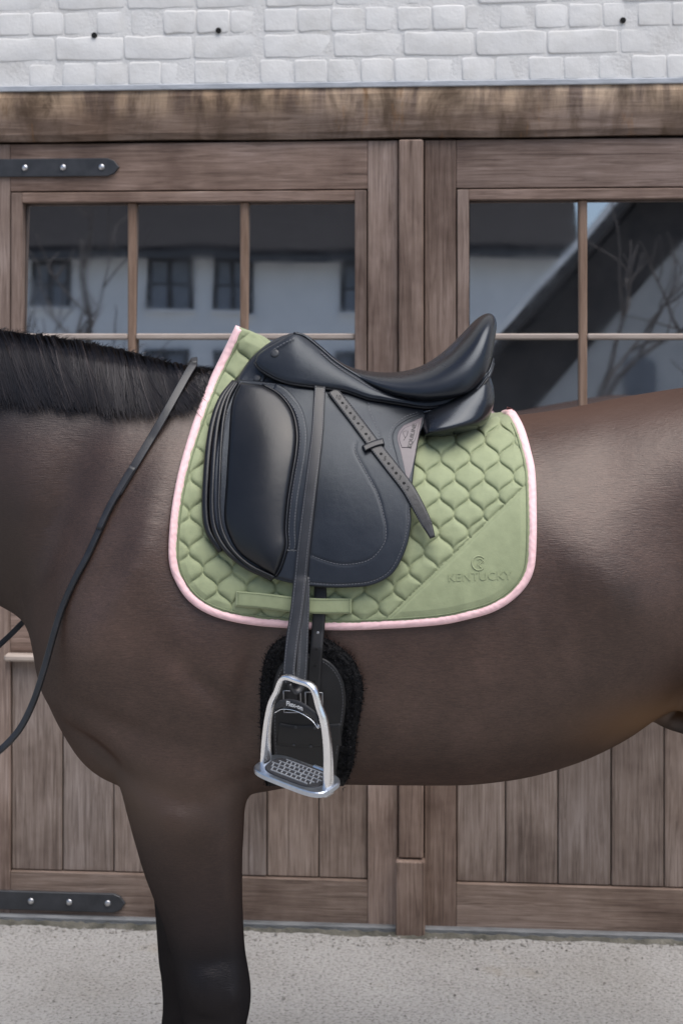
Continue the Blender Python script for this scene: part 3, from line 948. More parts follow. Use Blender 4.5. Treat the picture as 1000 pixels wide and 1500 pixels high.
def core(x, y, z):
    """trunk, neck and shoulder: everything the tack lies on"""
    d = trunk(x, y, z)
    ya = np.abs(y)
    c = at(190, 930, -.19); d = smin(d, ellip(x, ya, z, (c[0], .175, c[1]), (.150, .095, .215)), .09)      # shoulder and arm
    c = at(300, 985, -.22); d = smin(d, ellip(x, ya, z, (c[0], .195, c[1]), (.125, .085, .150)), .07)      # triceps
    c = at(110, 975, -.16); d = smin(d, ellip(x, ya, z, (c[0]+.02, .135, c[1]), (.095, .090, .120)), .07)  # point of shoulder
    # shallow muscle relief on both sides
    k = np.clip(ya/.1, 0, 1)
    r = 0
    r = r + .024*gau(x, z, *at(225, 760, -.2), .06, .18, -.30)      # blade spine
    r = r - .024*gau(x, z, *at(80, 770, -.15), .045, .20, -.35)     # groove before the shoulder
    r = r - .018*gau(x, z, *at(365, 1010, -.25), .030, .13, -.15)   # behind the elbow
    r = r - .014*gau(x, z, *at(215, 1075, -.2), .14, .025, -.5)
    r = r - .022*gau(x, z, *at(990, 790, -.3), .09, .14, .1)        # hollow flank
    r = r + .016*gau(x, z, *at(880, 850, -.32), .07, .22, .75)      # rib edge
    r = r - .008*gau(x, z, *at(900, 690, -.3), .05, .10, -.5)
    r = r - .012*gau(x, z, *at(310, 1000, -.22), .10, .02, -.75)    # lower edge of the triceps
    r = r + .012*gau(x, z, *at(140, 930, -.18), .05, .07, 0)        # point of the shoulder
    r = r - .010*gau(x, z, *at(170, 830, -.18), .025, .10, -.5)
    for i in range(6):                                               # hint of ribs
        r = r + .0024*gau(x, z, *at(700+40*i, 960-8*i, -.32), .015, .14, .25)
    return d - r*k

def legtable(rows, D):
    rows = np.array(rows, float)
    z = CZ-(rows[:, 0]-HOR)/F*D
    xf, xr = (rows[:, 1]-500)/F*D, (rows[:, 2]-500)/F*D
    o = np.argsort(z)
    return z[o], xf[o], xr[o], rows[o, 3]
def legfield(tab, x, y, z, yc, dx=0.0, lean=0.0):
    zt, xf, xr, b = tab
    F1, F2, F3 = (tab_cache(tab))
    zc = np.clip(z, zt[0], zt[-1])
    dx = dx + (.11*(np.clip(zc, .2, .95)-.5) if dx == -.074 else 0)
    a0, a1, bb = F1(zc)+dx, F2(zc)+dx, F3(zc)
    d = loft_field(x-(a0+a1)/2, (a1-a0)/2, y-yc-lean*(zc-.5), bb, 2.25)
    ex = np.abs(z-zc)
    return np.where(ex > 0, np.sqrt(np.maximum(d, 0)**2+ex**2)+.0, d)
_tc = {}
def tab_cache(tab):
    k = id(tab[0])
    if k not in _tc:
        _tc[k] = tuple(pchip(tab[0], q) for q in tab[1:])
    return _tc[k]
FORE = legtable([(1010, 165, 392, .085), (1080, 160, 388, .100), (1135, 172, 372, .100), (1160, 178, 362, .096), (1200, 189, 356, .088), (1270, 213, 353, .074), (1340, 236, 355, .066), (1390, 249, 359, .064),
                 (1430, 257, 365, .064), (1458, 262, 368, .063), (1495, 268, 363, .056), (1530, 276, 352, .044), (1590, 284, 345, .034), (1640, 283, 347, .038), (1672, 278, 349, .043), (1700, 272, 345, .040),
                 (1728, 264, 335, .040), (1735, 258, 334, .050), (1771, 243, 336, .064)], 3.14)
HIND = [np.array(q, float) for q in zip(*[(-.002, .965, 1.10, .064), (.075, .985, 1.095, .050), (.085, .995, 1.09, .042), (.15, 1.03, 1.11, .036), (.21, 1.055, 1.145, .043), (.26, 1.065, 1.14, .034), (.42, 1.075, 1.155, .036),
        (.50, 1.06, 1.185, .046), (.57, 1.03, 1.20, .050), (.66, .96, 1.185, .058), (.78, .85, 1.18, .085), (.88, .755, 1.19, .110), (.98, .70, 1.20, .125), (1.12, .70, 1.19, .125), (1.22, .74, 1.16, .10)])]
HIND = tuple(HIND)

def body(x, y, z):
    d = core(x, y, z)
    # sheath
    d = smin(d, ellip(x, y, z, (.725, -.02, .950), (.075, .05, .030)), .04)
    d = smin(d, rcone(x, y, z, (.69, -.05, .945), (.745, -.06, .935), .016, .014), .015)
    # pectoral between the forelegs
    d = smin(d, ellip(x, np.abs(y), z, (-.42, .07, .93), (.12, .085, .10)), .07)
    sel = z < 1.25
    for tab, yc, dx, kk, ln in ((FORE, -.160, 0, .055, .03), (FORE, .160, -.074, .055, -.03), (HIND, -.150, 0, .10, .0), (HIND, .150, .10, .10, .0)):
        q = np.full(x.shape, 9.0)
        q[sel] = legfield(tab, x[sel], y[sel], z[sel], yc, dx, ln)
        d = smin(d, q, kk)
    # muscle and tendon relief of the forelegs: belly of the extensor, groove behind it, elbow and chest creases, knee bones
    for sg, dx, dy in ((-1, 0.0, 0.0), (1, -.074, 0.0)):
        m_ = np.clip(sg*y/.05, 0, 1)
        G_ = lambda px, py, a, b, an=0.0: gau(x-dx, z, *at(px, py, -.18), a, b, an)
        r = .014*G_(245, 1235, .055, .11, -.25) - .010*G_(303, 1285, .026, .12, -.06) + .009*G_(332, 1265, .026, .11)
        r = r - .013*G_(345, 1140, .06, .024, .25) - .011*G_(245, 1148, .11, .026, -.30) + .006*G_(285, 1200, .08, .04, -.2)
        r = r + .012*G_(300, 1442, .034, .036) - .008*G_(310, 1398, .040, .016) + .010*G_(345, 1450, .016, .03) - .008*G_(305, 1487, .035, .014) - .007*G_(328, 1365, .014, .07)
        r = r - .016*G_(140, 1095, .080, .016, -.62)
        d = d - r*m_
    sel = x < -1.0
    if sel.any():
        xs, ys, zs = x[sel], y[sel], z[sel]
        q = rcone(xs, ys, zs, (-1.40, 0, 1.56), (-1.60, 0, 1.36), .100, .112)
        q = smin(q, rcone(xs, ys, zs, (-1.58, 0, 1.36), (-1.86, 0, 1.08), .095, .062), .06)
        q = smin(q, ellip(xs, np.abs(ys), zs, (-1.48, .06, 1.39), (.11, .045, .12)), .04)
        for s in (-1, 1):
            q = smin(q, rcone(xs, ys, zs, (-1.40, s*.055, 1.63), (-1.39, s*.075, 1.76), .035, .012), .02)
        e = d[sel]
        d[sel] = smin(e, q, .07)
    return d

def surface_nets(fn, lo, hi, h):
    ax = [np.arange(lo[k], hi[k]+h, h) for k in range(3)]
    nx, ny, nz = [len(a) for a in ax]
    G = np.empty((nx, ny, nz), np.float32)
    Yg, Zg = np.meshgrid(ax[1], ax[2], indexing='ij')
    for i0 in range(0, nx, 24):
        xs = ax[0][i0:i0+24]
        Xg = np.broadcast_to(xs[:, None, None], (len(xs), ny, nz)).copy()
        G[i0:i0+24] = fn(Xg, np.broadcast_to(Yg, Xg.shape).copy(), np.broadcast_to(Zg, Xg.shape).copy())
    acc = np.zeros((nx-1, ny-1, nz-1, 3), np.float32); cnt = np.zeros((nx-1, ny-1, nz-1), np.float32)
    cor = [(a, b, c) for a in (0, 1) for b in (0, 1) for c in (0, 1)]
    def sl(c): return G[c[0]:nx-1+c[0], c[1]:ny-1+c[1], c[2]:nz-1+c[2]]
    for c in cor:
        for k in range(3):
            if c[k] == 0:
                e = list(c); e[k] = 1
                g0, g1 = sl(c), sl(e)
                m = (g0 < 0) != (g1 < 0)
                t = np.where(m, g0/np.where(m, g0-g1, 1), 0)
                for q in range(3):
                    acc[..., q] += np.where(m, c[q] + (t if q == k else 0), 0)
                cnt += m
    act = cnt > 0
    idx = np.full(act.shape, -1, np.int64)
    idx[act] = np.arange(act.sum())
    I = np.argwhere(act)
    P = np.array(lo) + (I + acc[act]/cnt[act][:, None])*h
    faces = []
    inside = G < 0
    for k in range(3):
        o1, o2 = (k+1) % 3, (k+2) % 3
        s0 = [slice(None)]*3; s1 = [slice(None)]*3
        s0[k] = slice(0, -1); s1[k] = slice(1, None)
        A, B = inside[tuple(s0)], inside[tuple(s1)]
        E = np.argwhere(A != B)
        ok = (E[:, o1] > 0) & (E[:, o2] > 0) & (E[:, o1] < act.shape[o1]) & (E[:, o2] < act.shape[o2])
        E = E[ok]
        fl = A[tuple(E.T)]
        q = []
        for d1, d2 in ((-1, -1), (0, -1), (0, 0), (-1, 0)):
            J = E.copy(); J[:, o1] += d1; J[:, o2] += d2
            q.append(idx[tuple(J.T)])
        q = np.stack(q, 1)
        q = np.where(fl[:, None], q, q[:, ::-1])
        faces.append(q[(q >= 0).all(1)])
    return P, np.vstack(faces)

def project(P, fn, it=2):
    e = .002
    for _ in range(it):
        x, y, z = P[:, 0].copy(), P[:, 1].copy(), P[:, 2].copy()
        f0 = fn(x, y, z)
        g = np.stack([(fn(x+e, y, z)-f0)/e, (fn(x, y+e, z)-f0)/e, (fn(x, y, z+e)-f0)/e], 1)
        s = np.clip(f0/np.maximum((g*g).sum(1), .05), -.008, .008)
        P = P - g*s[:, None]
    return P

P, Q = surface_nets(body, (-2.02, -.40, -.01), (1.32, .40, 2.0), .0135)
P = project(P, body)
horse = empty('horse', (0, 0, 0), 'dark bay horse with black mane standing saddled before the stable doors', 'horse')
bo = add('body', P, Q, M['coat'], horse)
sm = bo.modifiers.new('smooth', 'SMOOTH'); sm.factor = .5; sm.iterations = 3
sb = bo.modifiers.new('subd', 'SUBSURF'); sb.levels = 1; sb.render_levels = 1

# ray from the camera to the surface a thing rests on
def onsurf(px, py, off, fn, Dmax=3.3, it=46):
    px = np.asarray(px, float); sh = px.shape
    px = px.ravel(); py = np.broadcast_to(np.asarray(py, float), sh).ravel()
    off = np.broadcast_to(np.asarray(off, float), sh).ravel()
    dx, dz = (px-500)/F, -(py-HOR)/F
    D = np.full(px.shape, 2.70)
    for _ in range(it):
        f = fn(dx*D, CY+D, CZ+dz*D)-off
        D = np.minimum(D + np.clip(f*.85, -.02, .06), Dmax)
    return np.stack([dx*D, CY+D, CZ+dz*D], -1).reshape(sh+(3,))

# ------------------------------------------------------------------ tack: sheets laid over the horse
PXM = 2.97/F                      # metres per photo pixel on the tack
def edge_spacing(n, k=.55):
    t = np.linspace(0, 1, n)
    c = .5-.5*np.cos(np.pi*t)
    return t*(1-k)+c*k

GRID = {}
def pillow(a=.6, b=.6):
    return np.sin(np.pi*GRID['s']).clip(0)**a * np.sin(np.pi*GRID['t']).clip(0)**b

def sheet(name, A, B, nt, ns, off, fn, mat, parent, thick=.004, rr=.004, extra=None, top=None, skirt=.008,
          smooth=True, Dmax=3.3, rim=None, k=.55):
    """closed-edged leather/cloth piece between two photo outlines A and B, laid at `off` above field fn,
    swelling by `thick` over a rounded border `rr` wide; extra(px,py,d) adds relief"""
    t = edge_spacing(nt, k); s = edge_spacing(ns, k)
    a = resample(A, t, smooth); b = resample(B, t, smooth)
    P = a[:, None]*(1-s)[None, :, None] + b[:, None]*s[None, :, None]
    if top is not None:
        c = resample(top, s)
        P = P + (1-t)[:, None, None]**1.0*(c-P[0])[None]
    ring = np.vstack([P[0, :], P[1:, -1], P[-1, -2::-1], P[-2:0:-1, 0]])
    q = P.reshape(-1, 2)
    d = seg_dist(q, rim if rim is not None else ring, closed=rim is None)*PXM
    e = np.clip(d/rr, 0, 1)
    o = (off(q[:, 0], q[:, 1]) if callable(off) else np.full(len(q), off)) + thick*np.sqrt(np.maximum(1-(1-e)**2, 0))
    ob = o - thick*np.sqrt(np.maximum(1-(1-e)**2, 0))
    if extra is not None:
        sg, tg = np.meshgrid(s, t)
        GRID['s'], GRID['t'] = sg.ravel(), tg.ravel()
        o = o + extra(q[:, 0], q[:, 1], d)
    V = onsurf(q[:, 0], q[:, 1], o, fn, Dmax)
    idx = np.arange(nt*ns).reshape(nt, ns)
    Fq = np.stack([idx[:-1, :-1], idx[1:, :-1], idx[1:, 1:], idx[:-1, 1:]], -1).reshape(-1, 4)
    br = np.r_[idx[0, :], idx[1:, -1], idx[-1, -2::-1], idx[-2:0:-1, 0]]
    Vb = onsurf(q[br, 0], q[br, 1], ob[br]-skirt, fn, Dmax)
    n0 = len(V); m = len(br)
    kk = np.arange(m)
    Fb = np.stack([br, br[(kk+1) % m], n0+(kk+1) % m, n0+kk], -1)
    ob_ = add(name, np.vstack([V, Vb]), np.vstack([Fq, Fb]), mat, parent)
    return ob_

def band_edges(C, wpx, n=40):
    t = np.linspace(0, 1, n)
    c = resample(C, t)
    T = np.gradient(c, axis=0); T /= np.linalg.norm(T, axis=1)[:, None]
    N_ = np.stack([-T[:, 1], T[:, 0]], 1)
    w_ = np.interp(t, np.linspace(0, 1, len(np.atleast_1d(wpx))), np.atleast_1d(wpx)) if np.ndim(wpx) else wpx
    w_ = np.broadcast_to(w_, (n,))[:, None]
    return c+N_*w_/2, c-N_*w_/2

def band(name, C, wpx, off, fn, mat, parent, thick=.003, rr=.003, nt=None, ns=9, skirt=.006, extra=None, Dmax=3.3):
    L_ = np.linalg.norm(np.diff(np.asarray(C, float), axis=0), axis=1).sum()
    nt = nt or int(max(12, L_/3.0))
    A, B = band_edges(C, wpx, max(24, nt))
    return sheet(name, A, B, nt, ns, off, fn, mat, parent, thick, rr, extra, None, skirt, smooth=False, Dmax=Dmax, k=.25)

def stitches(name, C, off, fn, mat, parent, step=4.6, ln=3.2, wd=1.25, h=.0007, Dmax=3.3):
    """row of short raised stitches along a photo line"""
    c0 = catmull(C)
    L_ = np.linalg.norm(np.diff(c0, axis=0), axis=1).sum()
    n = max(2, int(L_/step))
    t = (np.arange(n)+.5)/n
    c = resample(C, t); c2 = resample(C, np.clip(t+.002, 0, 1))
    T = c2-c; T /= np.linalg.norm(T, axis=1)[:, None]+1e-9
    N_ = np.stack([-T[:, 1], T[:, 0]], 1)
    pts = []
    for a, b, hh in ((-1, -1, -.0008), (1, -1, -.0008), (1, 1, -.0008), (-1, 1, -.0008), (-.8, -.5, h), (.8, -.5, h), (.8, .5, h), (-.8, .5, h)):
        q = c + T*a*ln/2 + N_*b*wd/2
        o = off(q[:, 0], q[:, 1]) if callable(off) else off
        pts.append(onsurf(q[:, 0], q[:, 1], o+hh, fn, Dmax))
    V = np.stack(pts, 1).reshape(-1, 3)
    Fc = []
    for i in range(n):
        b = i*8
        Fc += [(b+4, b+5, b+6, b+7), (b, b+1, b+5, b+4), (b+1, b+2, b+6, b+5), (b+2, b+3, b+7, b+6), (b+3, b, b+4, b+7)]
    o = add(name, V, Fc, mat, parent, smooth=False)
    return o

def text_mesh(body_, size=1.0, extrude=.05, bold=0.0, spacing=1.0):
    cu = bpy.data.curves.new('t', 'FONT')
    cu.body = body_; cu.size = size; cu.extrude = extrude; cu.offset = bold; cu.space_character = spacing
    cu.align_x = 'CENTER'; cu.align_y = 'CENTER'; cu.resolution_u = 3
    ob = link(bpy.data.objects.new('t', cu))
    dg = bpy.context.evaluated_depsgraph_get()
    ev = ob.evaluated_get(dg)
    me = ev.to_mesh()
    V = np.array([v.co[:] for v in me.vertices]); Fc = [list(p.vertices) for p in me.polygons]
    ev.to_mesh_clear()
    bpy.data.objects.remove(ob); bpy.data.curves.remove(cu)
    return V, Fc

def text_on(name, s, size, px, py, ang, off, fn, mat, parent, h=.0008, bold=.012, spacing=1.0, sx=1.0):
    V, Fc = text_mesh(s, 1.0, .5, bold, spacing)
    ca, sa = math.cos(ang), math.sin(ang)
    x, y = V[:, 0]*size*sx, V[:, 1]*size
    X = px + x*ca + y*sa
    Y = py - (-x*sa + y*ca)
    o = np.where(V[:, 2] > 0, h, -.0015)
    W = onsurf(X, Y, off+o, fn)
    return add(name, W, Fc, mat, parent, smooth=False)

def gtube(name, C, r, off, fn, mat, parent, sides=8, Dmax=3.3, step=4):
    """cord lying on the surface along a photo line"""
    L_ = np.linalg.norm(np.diff(np.asarray(C, float), axis=0), axis=1).sum()
    c = resample(C, np.linspace(0, 1, max(8, int(L_/step))))
    W = onsurf(c[:, 0], c[:, 1], off, fn, Dmax)
    V, Fc = tube_mesh([(W, r)], sides)
    return add(name, V, Fc, mat, parent)

def disc_on(name, px, py, r, h, off, fn, mat, parent, seg=16, dome=.3):
    """round stud, hole or button lying on the surface"""
    c = onsurf(np.array([px, px+3, px]), np.array([py, py, py+3]), np.full(3, off), fn)
    a = c[1]-c[0]; a /= np.linalg.norm(a)
    b = c[2]-c[0]; b -= a*(a@b); b /= np.linalg.norm(b)
    n = np.cross(a, b); n = n if n[1] < 0 else -n
    V = []; rings = ((1, -.002), (1, h*.6), (.85, h), (.4, h*(1+dome*.6)))
    for rr_, hh in rings:
        for k in range(seg):
            t = 2*math.pi*k/seg
            V.append(c[0]+r*rr_*(math.cos(t)*a+math.sin(t)*b)+n*hh)
    Fc = [(q*seg+k, q*seg+(k+1) % seg, (q+1)*seg+(k+1) % seg, (q+1)*seg+k) for q in range(3) for k in range(seg)]
    Fc.append(tuple(3*seg+k for k in range(seg)))
    return fix_normals(add(name, V, Fc, mat, parent))

def mirror(o, parent=None):
    """the same piece on the far side of the horse"""
    c = o.copy(); link(c)
    c.parent = o.parent if parent is None else parent
    c.scale = (1, -1, 1)
    for ch in list(o.children):
        d = ch.copy(); link(d); d.parent = c
    return c

# fields the tack rests on ---------------------------------------------------------------------
r0 = at(360, 494, 0); r1 = at(450, 548, 0); r2 = at(349, 490, 0); r3 = at(322, 556, 0)
def padfield(x, y, z):
    d = core(x, y, z)
    # cloth pulled up off the withers into the saddle
    d = smin(d, rcone(x, y, z, (r0[0], 0, r0[1]), (r1[0], 0, r1[1]-.02), .010, .03), .13)
    d = smin(d, rcone(x, y, z, (r2[0], 0, r2[1]), (r3[0], 0, r3[1]), .012, .035), .06)
    return d
TREE = np.array([(335, 585, .050), (360, 536, .066), (385, 508, .082), (410, 496, .092), (430, 491, .098), (455, 506, .104), (480, 524, .110), (520, 546, .118), (560, 560, .128), (600, 566, .140), (640, 562, .152), (680, 545, .155), (705, 530, .145), (725, 530, .12), (740, 570, .08)])
ttx = pX(TREE[:, 0])
t_top, t_w = pchip(ttx, pZ(TREE[:, 1])), pchip(ttx, TREE[:, 2])
def saddlefield(x, y, z):
    d = padfield(x, y, z)
    xc = np.clip(x, ttx[0], ttx[-1])
    top = t_top(xc); bot = top-.25
    q = loft_field(y, t_w(xc), z-(bot+.05), np.where(z > bot+.05, top-bot-.05, .05), 2.6)
    ex = np.abs(x-xc)
    q = np.where(ex > 0, np.sqrt(np.maximum(q, 0)**2+ex**2), q)
    return smin(d-.012, q, .05)

# saddle pad ------------------------------------------------------------------------------------
pad = empty('saddle_pad', (0, 0, 0), 'sage green quilted saddle pad with pink binding under the saddle', 'saddle pad')
FRONT = [(351, 479), (331, 520), (311, 562), (289, 620), (270, 683), (259, 737), (254, 785), (254, 822), (262, 848), (281, 876), (313, 896), (360, 908), (420, 914), (500, 917)]
REAR = [(749, 606), (762, 630), (772, 665), (777, 690), (779, 730), (779, 795), (774, 838), (754, 868), (721, 890), (680, 902), (644, 909), (580, 914), (500, 917)]
PTOP = [(351, 479), (372, 487), (397, 501), (450, 556), (520, 588), (600, 606), (680, 612), (749, 606)]
W_, H_ = 43.0, 54.6
def ogee(v):
    """half width (0..1) of an onion-shaped cell from its top point (v=0) to its lower tip (v=1)"""
    v = np.mod(v, 1.0)
    t = np.where(v < .5, v, v-.5)/.5
    q = t**.80
    q = q*q*(3-2*q)
    q = .35*q + .65*q*q*(3-2*q)
    return np.where(v < .5, q, 1-q)
def quilt(px, py):
    """distance (px) to the nearest ogee quilting seam"""
    x = px - 665.6 + .02*(py-700); y = (py - 700)/H_
    best = np.full(px.shape, 1e9)
    k0 = np.floor(x/(W_/2))
    for dk in (-2, -1, 0, 1):
        k = k0+dk
        ph = y + np.where(np.mod(k, 2) == 0, 0.0, .5)
        cx = (k + ogee(ph))*W_/2
        sl_ = (ogee(ph+.01)-ogee(ph-.01))/.02*W_/2/H_
        best = np.minimum(best, np.abs(x-cx)/np.sqrt(1+np.minimum(np.abs(sl_), 3)**2))
    return best
DA, DB = np.array((771., 709.)), np.array((569., 903.))
dn = np.array((DB[1]-DA[1], -(DB[0]-DA[0]))); dn /= np.linalg.norm(dn)
def pad_relief(px, py, d):
    sd_ = (px-DA[0])*dn[0] + (py-DA[1])*dn[1]       # >0 on the plain corner side
    if dn[0]*(760-DA[0])+dn[1]*(880-DA[1]) < 0: sd_ = -sd_
    q = quilt(px, py)
    q = np.minimum(q, np.abs(sd_))
    puff = .0052*(1-np.exp(-(q/3.9)**1.1)) - .0026*np.exp(-(q/1.05)**2)
    plain = .0040*(1-np.exp(-np.abs(sd_)/3.0)) - .0016*np.exp(-((sd_-4.5)/1.1)**2)
    o = np.where(sd_ > 0, plain, puff)
    # little random give of the wadding
    o = o + np.where(sd_ > 0, .0001, .0009)*np.sin(px*.11+py*.05)*np.sin(py*.09-px*.03)
    e = np.clip((d/PXM-7)/10, 0, 1)                 # flattens under the binding
    return o*(.25+.75*e)
PAD_OFF = .007
pq = sheet('quilt', FRONT, REAR, 400, 350, PAD_OFF, padfield, M['green'], pad, .003, .004, pad_relief, PTOP, k=.15)
def inset(C, d, n=120):
    A, B = band_edges(C, 2*d, n)
    return A, B
OUTL = FRONT[:-1] + REAR[::-1] + [(741, 602)]
bA, bB = band_edges(OUTL, 13.0, 420)
pk = sheet('binding', bA, bB, 420, 11, PAD_OFF-.001, padfield, M['pink'], pad, .0075, .0095, lambda a, b, d: .0007*np.sin(a*.42+np.sin(b*.13)*3)*np.sin(b*.37+np.sin(a*.11)*3), None, .012, smooth=False, k=.1)
cen = resample(OUTL, np.linspace(0, 1, 60))
# thin piping just inside the binding
T_ = np.gradient(cen, axis=0); T_ /= np.linalg.norm(T_, axis=1)[:, None]
ins = cen + np.stack([T_[:, 1], -T_[:, 0]], 1)*7.6
if np.hypot(*(ins[20]-np.array((500, 700)))) > np.hypot(*(cen[20]-np.array((500, 700)))):
    ins = cen - np.stack([T_[:, 1], -T_[:, 0]], 1)*7.6
pp_ = gtube('piping', ins[1:-1], .0016, PAD_OFF+.0045, padfield, M['green_dark'], pad, 6)
for o in (pq, pk, pp_): mirror(o)
# girth keeper loop near the lower edge
def gl(px, py, d): return .008*np.sin(np.clip((px-352)/(506-352), 0, 1)*np.pi)**.5
gk = band('girth_loop', [(345, 877), (390, 881), (430, 886), (470, 888), (515, 888)], 23, .018, padfield, M['green'], pad, .003, .003, 70, 11, .010, gl)
for c in ([(349, 867), (349, 888)], [(358, 868), (358, 890)], [(504, 878), (504, 898)], [(512, 877), (512, 899)]):
    c = np.array(c, float)
    stitches('stitching', [c[0], (c[0]+c[1])/2, c[1]], .0218, padfield, M['green_dark'], gk, 3.4, 2.4, 1.0)
for dy in (-9, 9):
    stitches('stitching', [(347, 877+dy), (390, 881+dy), (430, 886+dy), (470, 888+dy), (513, 888+dy)], lambda a, b: .0214+gl(a, b, 0), padfield, M['green_dark'], gk, 3.4, 2.4, .9)
# embossed lettering and crest on the plain corner
cp = text_on('lettering', 'KENTUCKY', 17, 702, 845, -.035, PAD_OFF+.0069, padfield, M['green'], pad, .0012, .003, 1.08)
def emblem(cx, cy, r):
    V = []; Fc = []
    n = 30
    # open crescent
    for k in range(n+1):
        t = R(40) + R(280)*k/n
        wdt = 1.5 + 1.4*math.sin(math.pi*k/n)
        for q, hh in ((r+wdt/2, -.001), (r+wdt/2-.3, .0007), (r-wdt/2+.3, .0007), (r-wdt/2, -.001)):
            V.append((cx+q*math.cos(t)*.95, cy-q*math.sin(t), hh))
    for k in range(n):
        for j in range(3):
            a = k*4+j; Fc.append((a, a+4, a+5, a+1))
    # small horse-head curl inside it
    for path in ([(-2, -5), (2, -6.5), (5, -4.5), (4.5, -1), (1.5, 1), (1, 4.5), (4, 6.5)], [(1, -3), (-1, 0), (-1.5, 3.5)], [(5, -4.5), (7.5, -2), (6, -.5)]):
        c = resample(path, np.linspace(0, 1, 14)); T = np.gradient(c, axis=0); T /= np.linalg.norm(T, axis=1)[:, None]
        Nn = np.stack([-T[:, 1], T[:, 0]], 1)
        b0 = len(V)
        for i in range(14):
            for sgn, hh in ((1.0, -.001), (.6, .0006), (-.6, .0006), (-1.0, -.001)):
                q = c[i]+Nn[i]*sgn*.9
                V.append((cx+q[0], cy+q[1], hh))
        for i in range(13):
            for j in range(3):
                a = b0+i*4+j; Fc.append((a, a+4, a+5, a+1))
    V = np.array(V)
    W = onsurf(V[:, 0], V[:, 1], PAD_OFF+.0074+V[:, 2], padfield)
    return fix_normals(add('emblem', W, Fc, M['green'], pad))
emblem(701, 825, 10.5)

# saddle ----------------------------------------------------------------------------------------
saddle = empty('saddle', (0, 0, 0), 'black leather dressage saddle with deep seat and large knee block', 'saddle')
SF = saddlefield
both = []
# wool panel that bears on the pad: front arch, underside and rear cushion
both.append(sheet('panel', [(346, 552), (318, 600), (305, 660), (299, 715), (300, 748), (312, 785), (334, 815), (380, 843)],
      [(430, 490), (520, 560), (606, 606), (600, 700), (598, 760), (585, 815), (555, 848), (470, 856)], 60, 50, .000, SF, M['leather_block'], saddle, .016, .016, None, None, .03))
def rear_bulge(px, py, d): return .030*pillow(.8, .5)
both.append(sheet('rear_panel', [(640, 590), (619, 604), (616, 622), (620, 639)], [(716, 546), (723, 570), (722, 596), (706, 624), (660, 638), (622, 640)], 60, 50, .004, SF, M['leather_seat'], saddle, .022, .020, rear_bulge, None, .05))
# flap
FLAP_OFF = .022
SEAM = [(521, 647), (520, 661), (532, 685), (552, 722), (562, 756), (565, 777), (563, 794), (550, 813), (533, 823), (504, 827), (480, 823), (456, 814)]
SEAM2 = [(539, 588), (542, 603), (552, 627), (556, 640)]
def flap_relief(px, py, d):
    q = np.stack([px, py], 1)
    g = seg_dist(q, catmull(SEAM, 8), closed=False)
    g2 = seg_dist(q, catmull(SEAM2, 8), closed=False)
    e = d/PXM
    return -.0012*np.exp(-(g/1.6)**2) - .0010*np.exp(-(g2/1.6)**2) - .0008*np.exp(-((e-5.0)/1.3)**2) + .0006*np.sin(px*.045)*np.sin(py*.038+.7)
flap = sheet('flap', [(350, 556), (330, 600), (316, 660), (312, 720), (316, 770), (335, 806), (365, 832), (402, 848), (440, 857), (480, 861)],
      [(560, 570), (622, 600), (613, 644), (605, 698), (602, 746), (602, 768), (594, 805), (575, 840), (545, 857), (510, 861), (480, 861)], 150, 130, FLAP_OFF, SF, M['leather'], saddle, .005, .004, flap_relief, k=.2)
both.append(flap)
stitches('stitching', SEAM, FLAP_OFF+.0044, SF, M['thread'], flap)
stitches('stitching', SEAM2, FLAP_OFF+.0044, SF, M['thread'], flap)
edge_in = [(606, 715), (599, 748), (597, 768), (589, 802), (571, 836), (543, 852), (510, 856), (480, 856), (440, 852)]
stitches('stitching', edge_in, FLAP_OFF+.0046, SF, M['thread'], flap)
# big knee block and the rolls and welts stacked in front of it
KL = [(352, 559), (339, 590), (334, 650), (330, 715), (328, 758), (335, 785), (350, 810), (376, 829), (403, 844)]
KR = [(384, 563), (409, 578), (427, 602), (434, 632), (433, 662), (427, 698), (421, 737), (418, 775), (419, 800), (411, 829), (403, 844)]
def block_bulge(px, py, d): return .018*pillow(.8, .5)
kb = sheet('knee_block', KL, KR, 90, 60, FLAP_OFF+.003, SF, M['leather_block'], saddle, .008, .010, block_bulge, k=.4)
both.append(kb)
gtube('welt', [(x+.5, y) for x, y in KR], .0024, FLAP_OFF+.008, SF, M['leather_block'], kb, 8)
# welt strip to the right of the block
WS = [(x+9, y-1) for x, y in KR[1:9]] + [(424, 808)]
wsb = band('welt_strip', [(400, 566)] + WS, 15, FLAP_OFF+.003, SF, M['leather'], saddle, .0035, .005, 90, 9)
both.append(wsb)
for dx in (-4, 4):
    stitches('stitching', [(x+dx, y) for x, y in WS], FLAP_OFF+.0066, SF, M['thread'], wsb)
both.append(sheet('corner_patch', [(421, 804), (412, 832), (404, 846)], [(440, 806), (436, 836), (432, 853)], 20, 14, FLAP_OFF+.004, SF, M['leather'], saddle, .004, .004))
stitches('stitching', [(420, 807), (430, 806), (440, 808)], FLAP_OFF+.0085, SF, M['thread'], saddle)
ROLL = [(346, 560), (332, 582), (323, 612), (318, 650), (315, 700), (314, 745), (319, 778), (335, 806), (362, 829), (400, 847)]
for dx, rr_, of, nm in ((-13, .0075, .012, 'panel_roll'), (-3.5, .0058, .021, 'front_roll'), (6.5, .0036, .029, 'front_roll')):
    k = np.linspace(0, 1, len(ROLL))
    C = [(x+dx*math.sin(min(1, .12+q*1.6)*math.pi/2)*(1-.75*max(0, q-.72)/.28), y-dx*.35*max(0, q-.6)) for (x, y), q in zip(ROLL, k)]
    if nm == 'panel_roll': C = [(x, y) for x, y in C[:8]]
    o = gtube(nm, C, rr_, of, SF, M['leather_block'], saddle, 10)
    both.append(o)
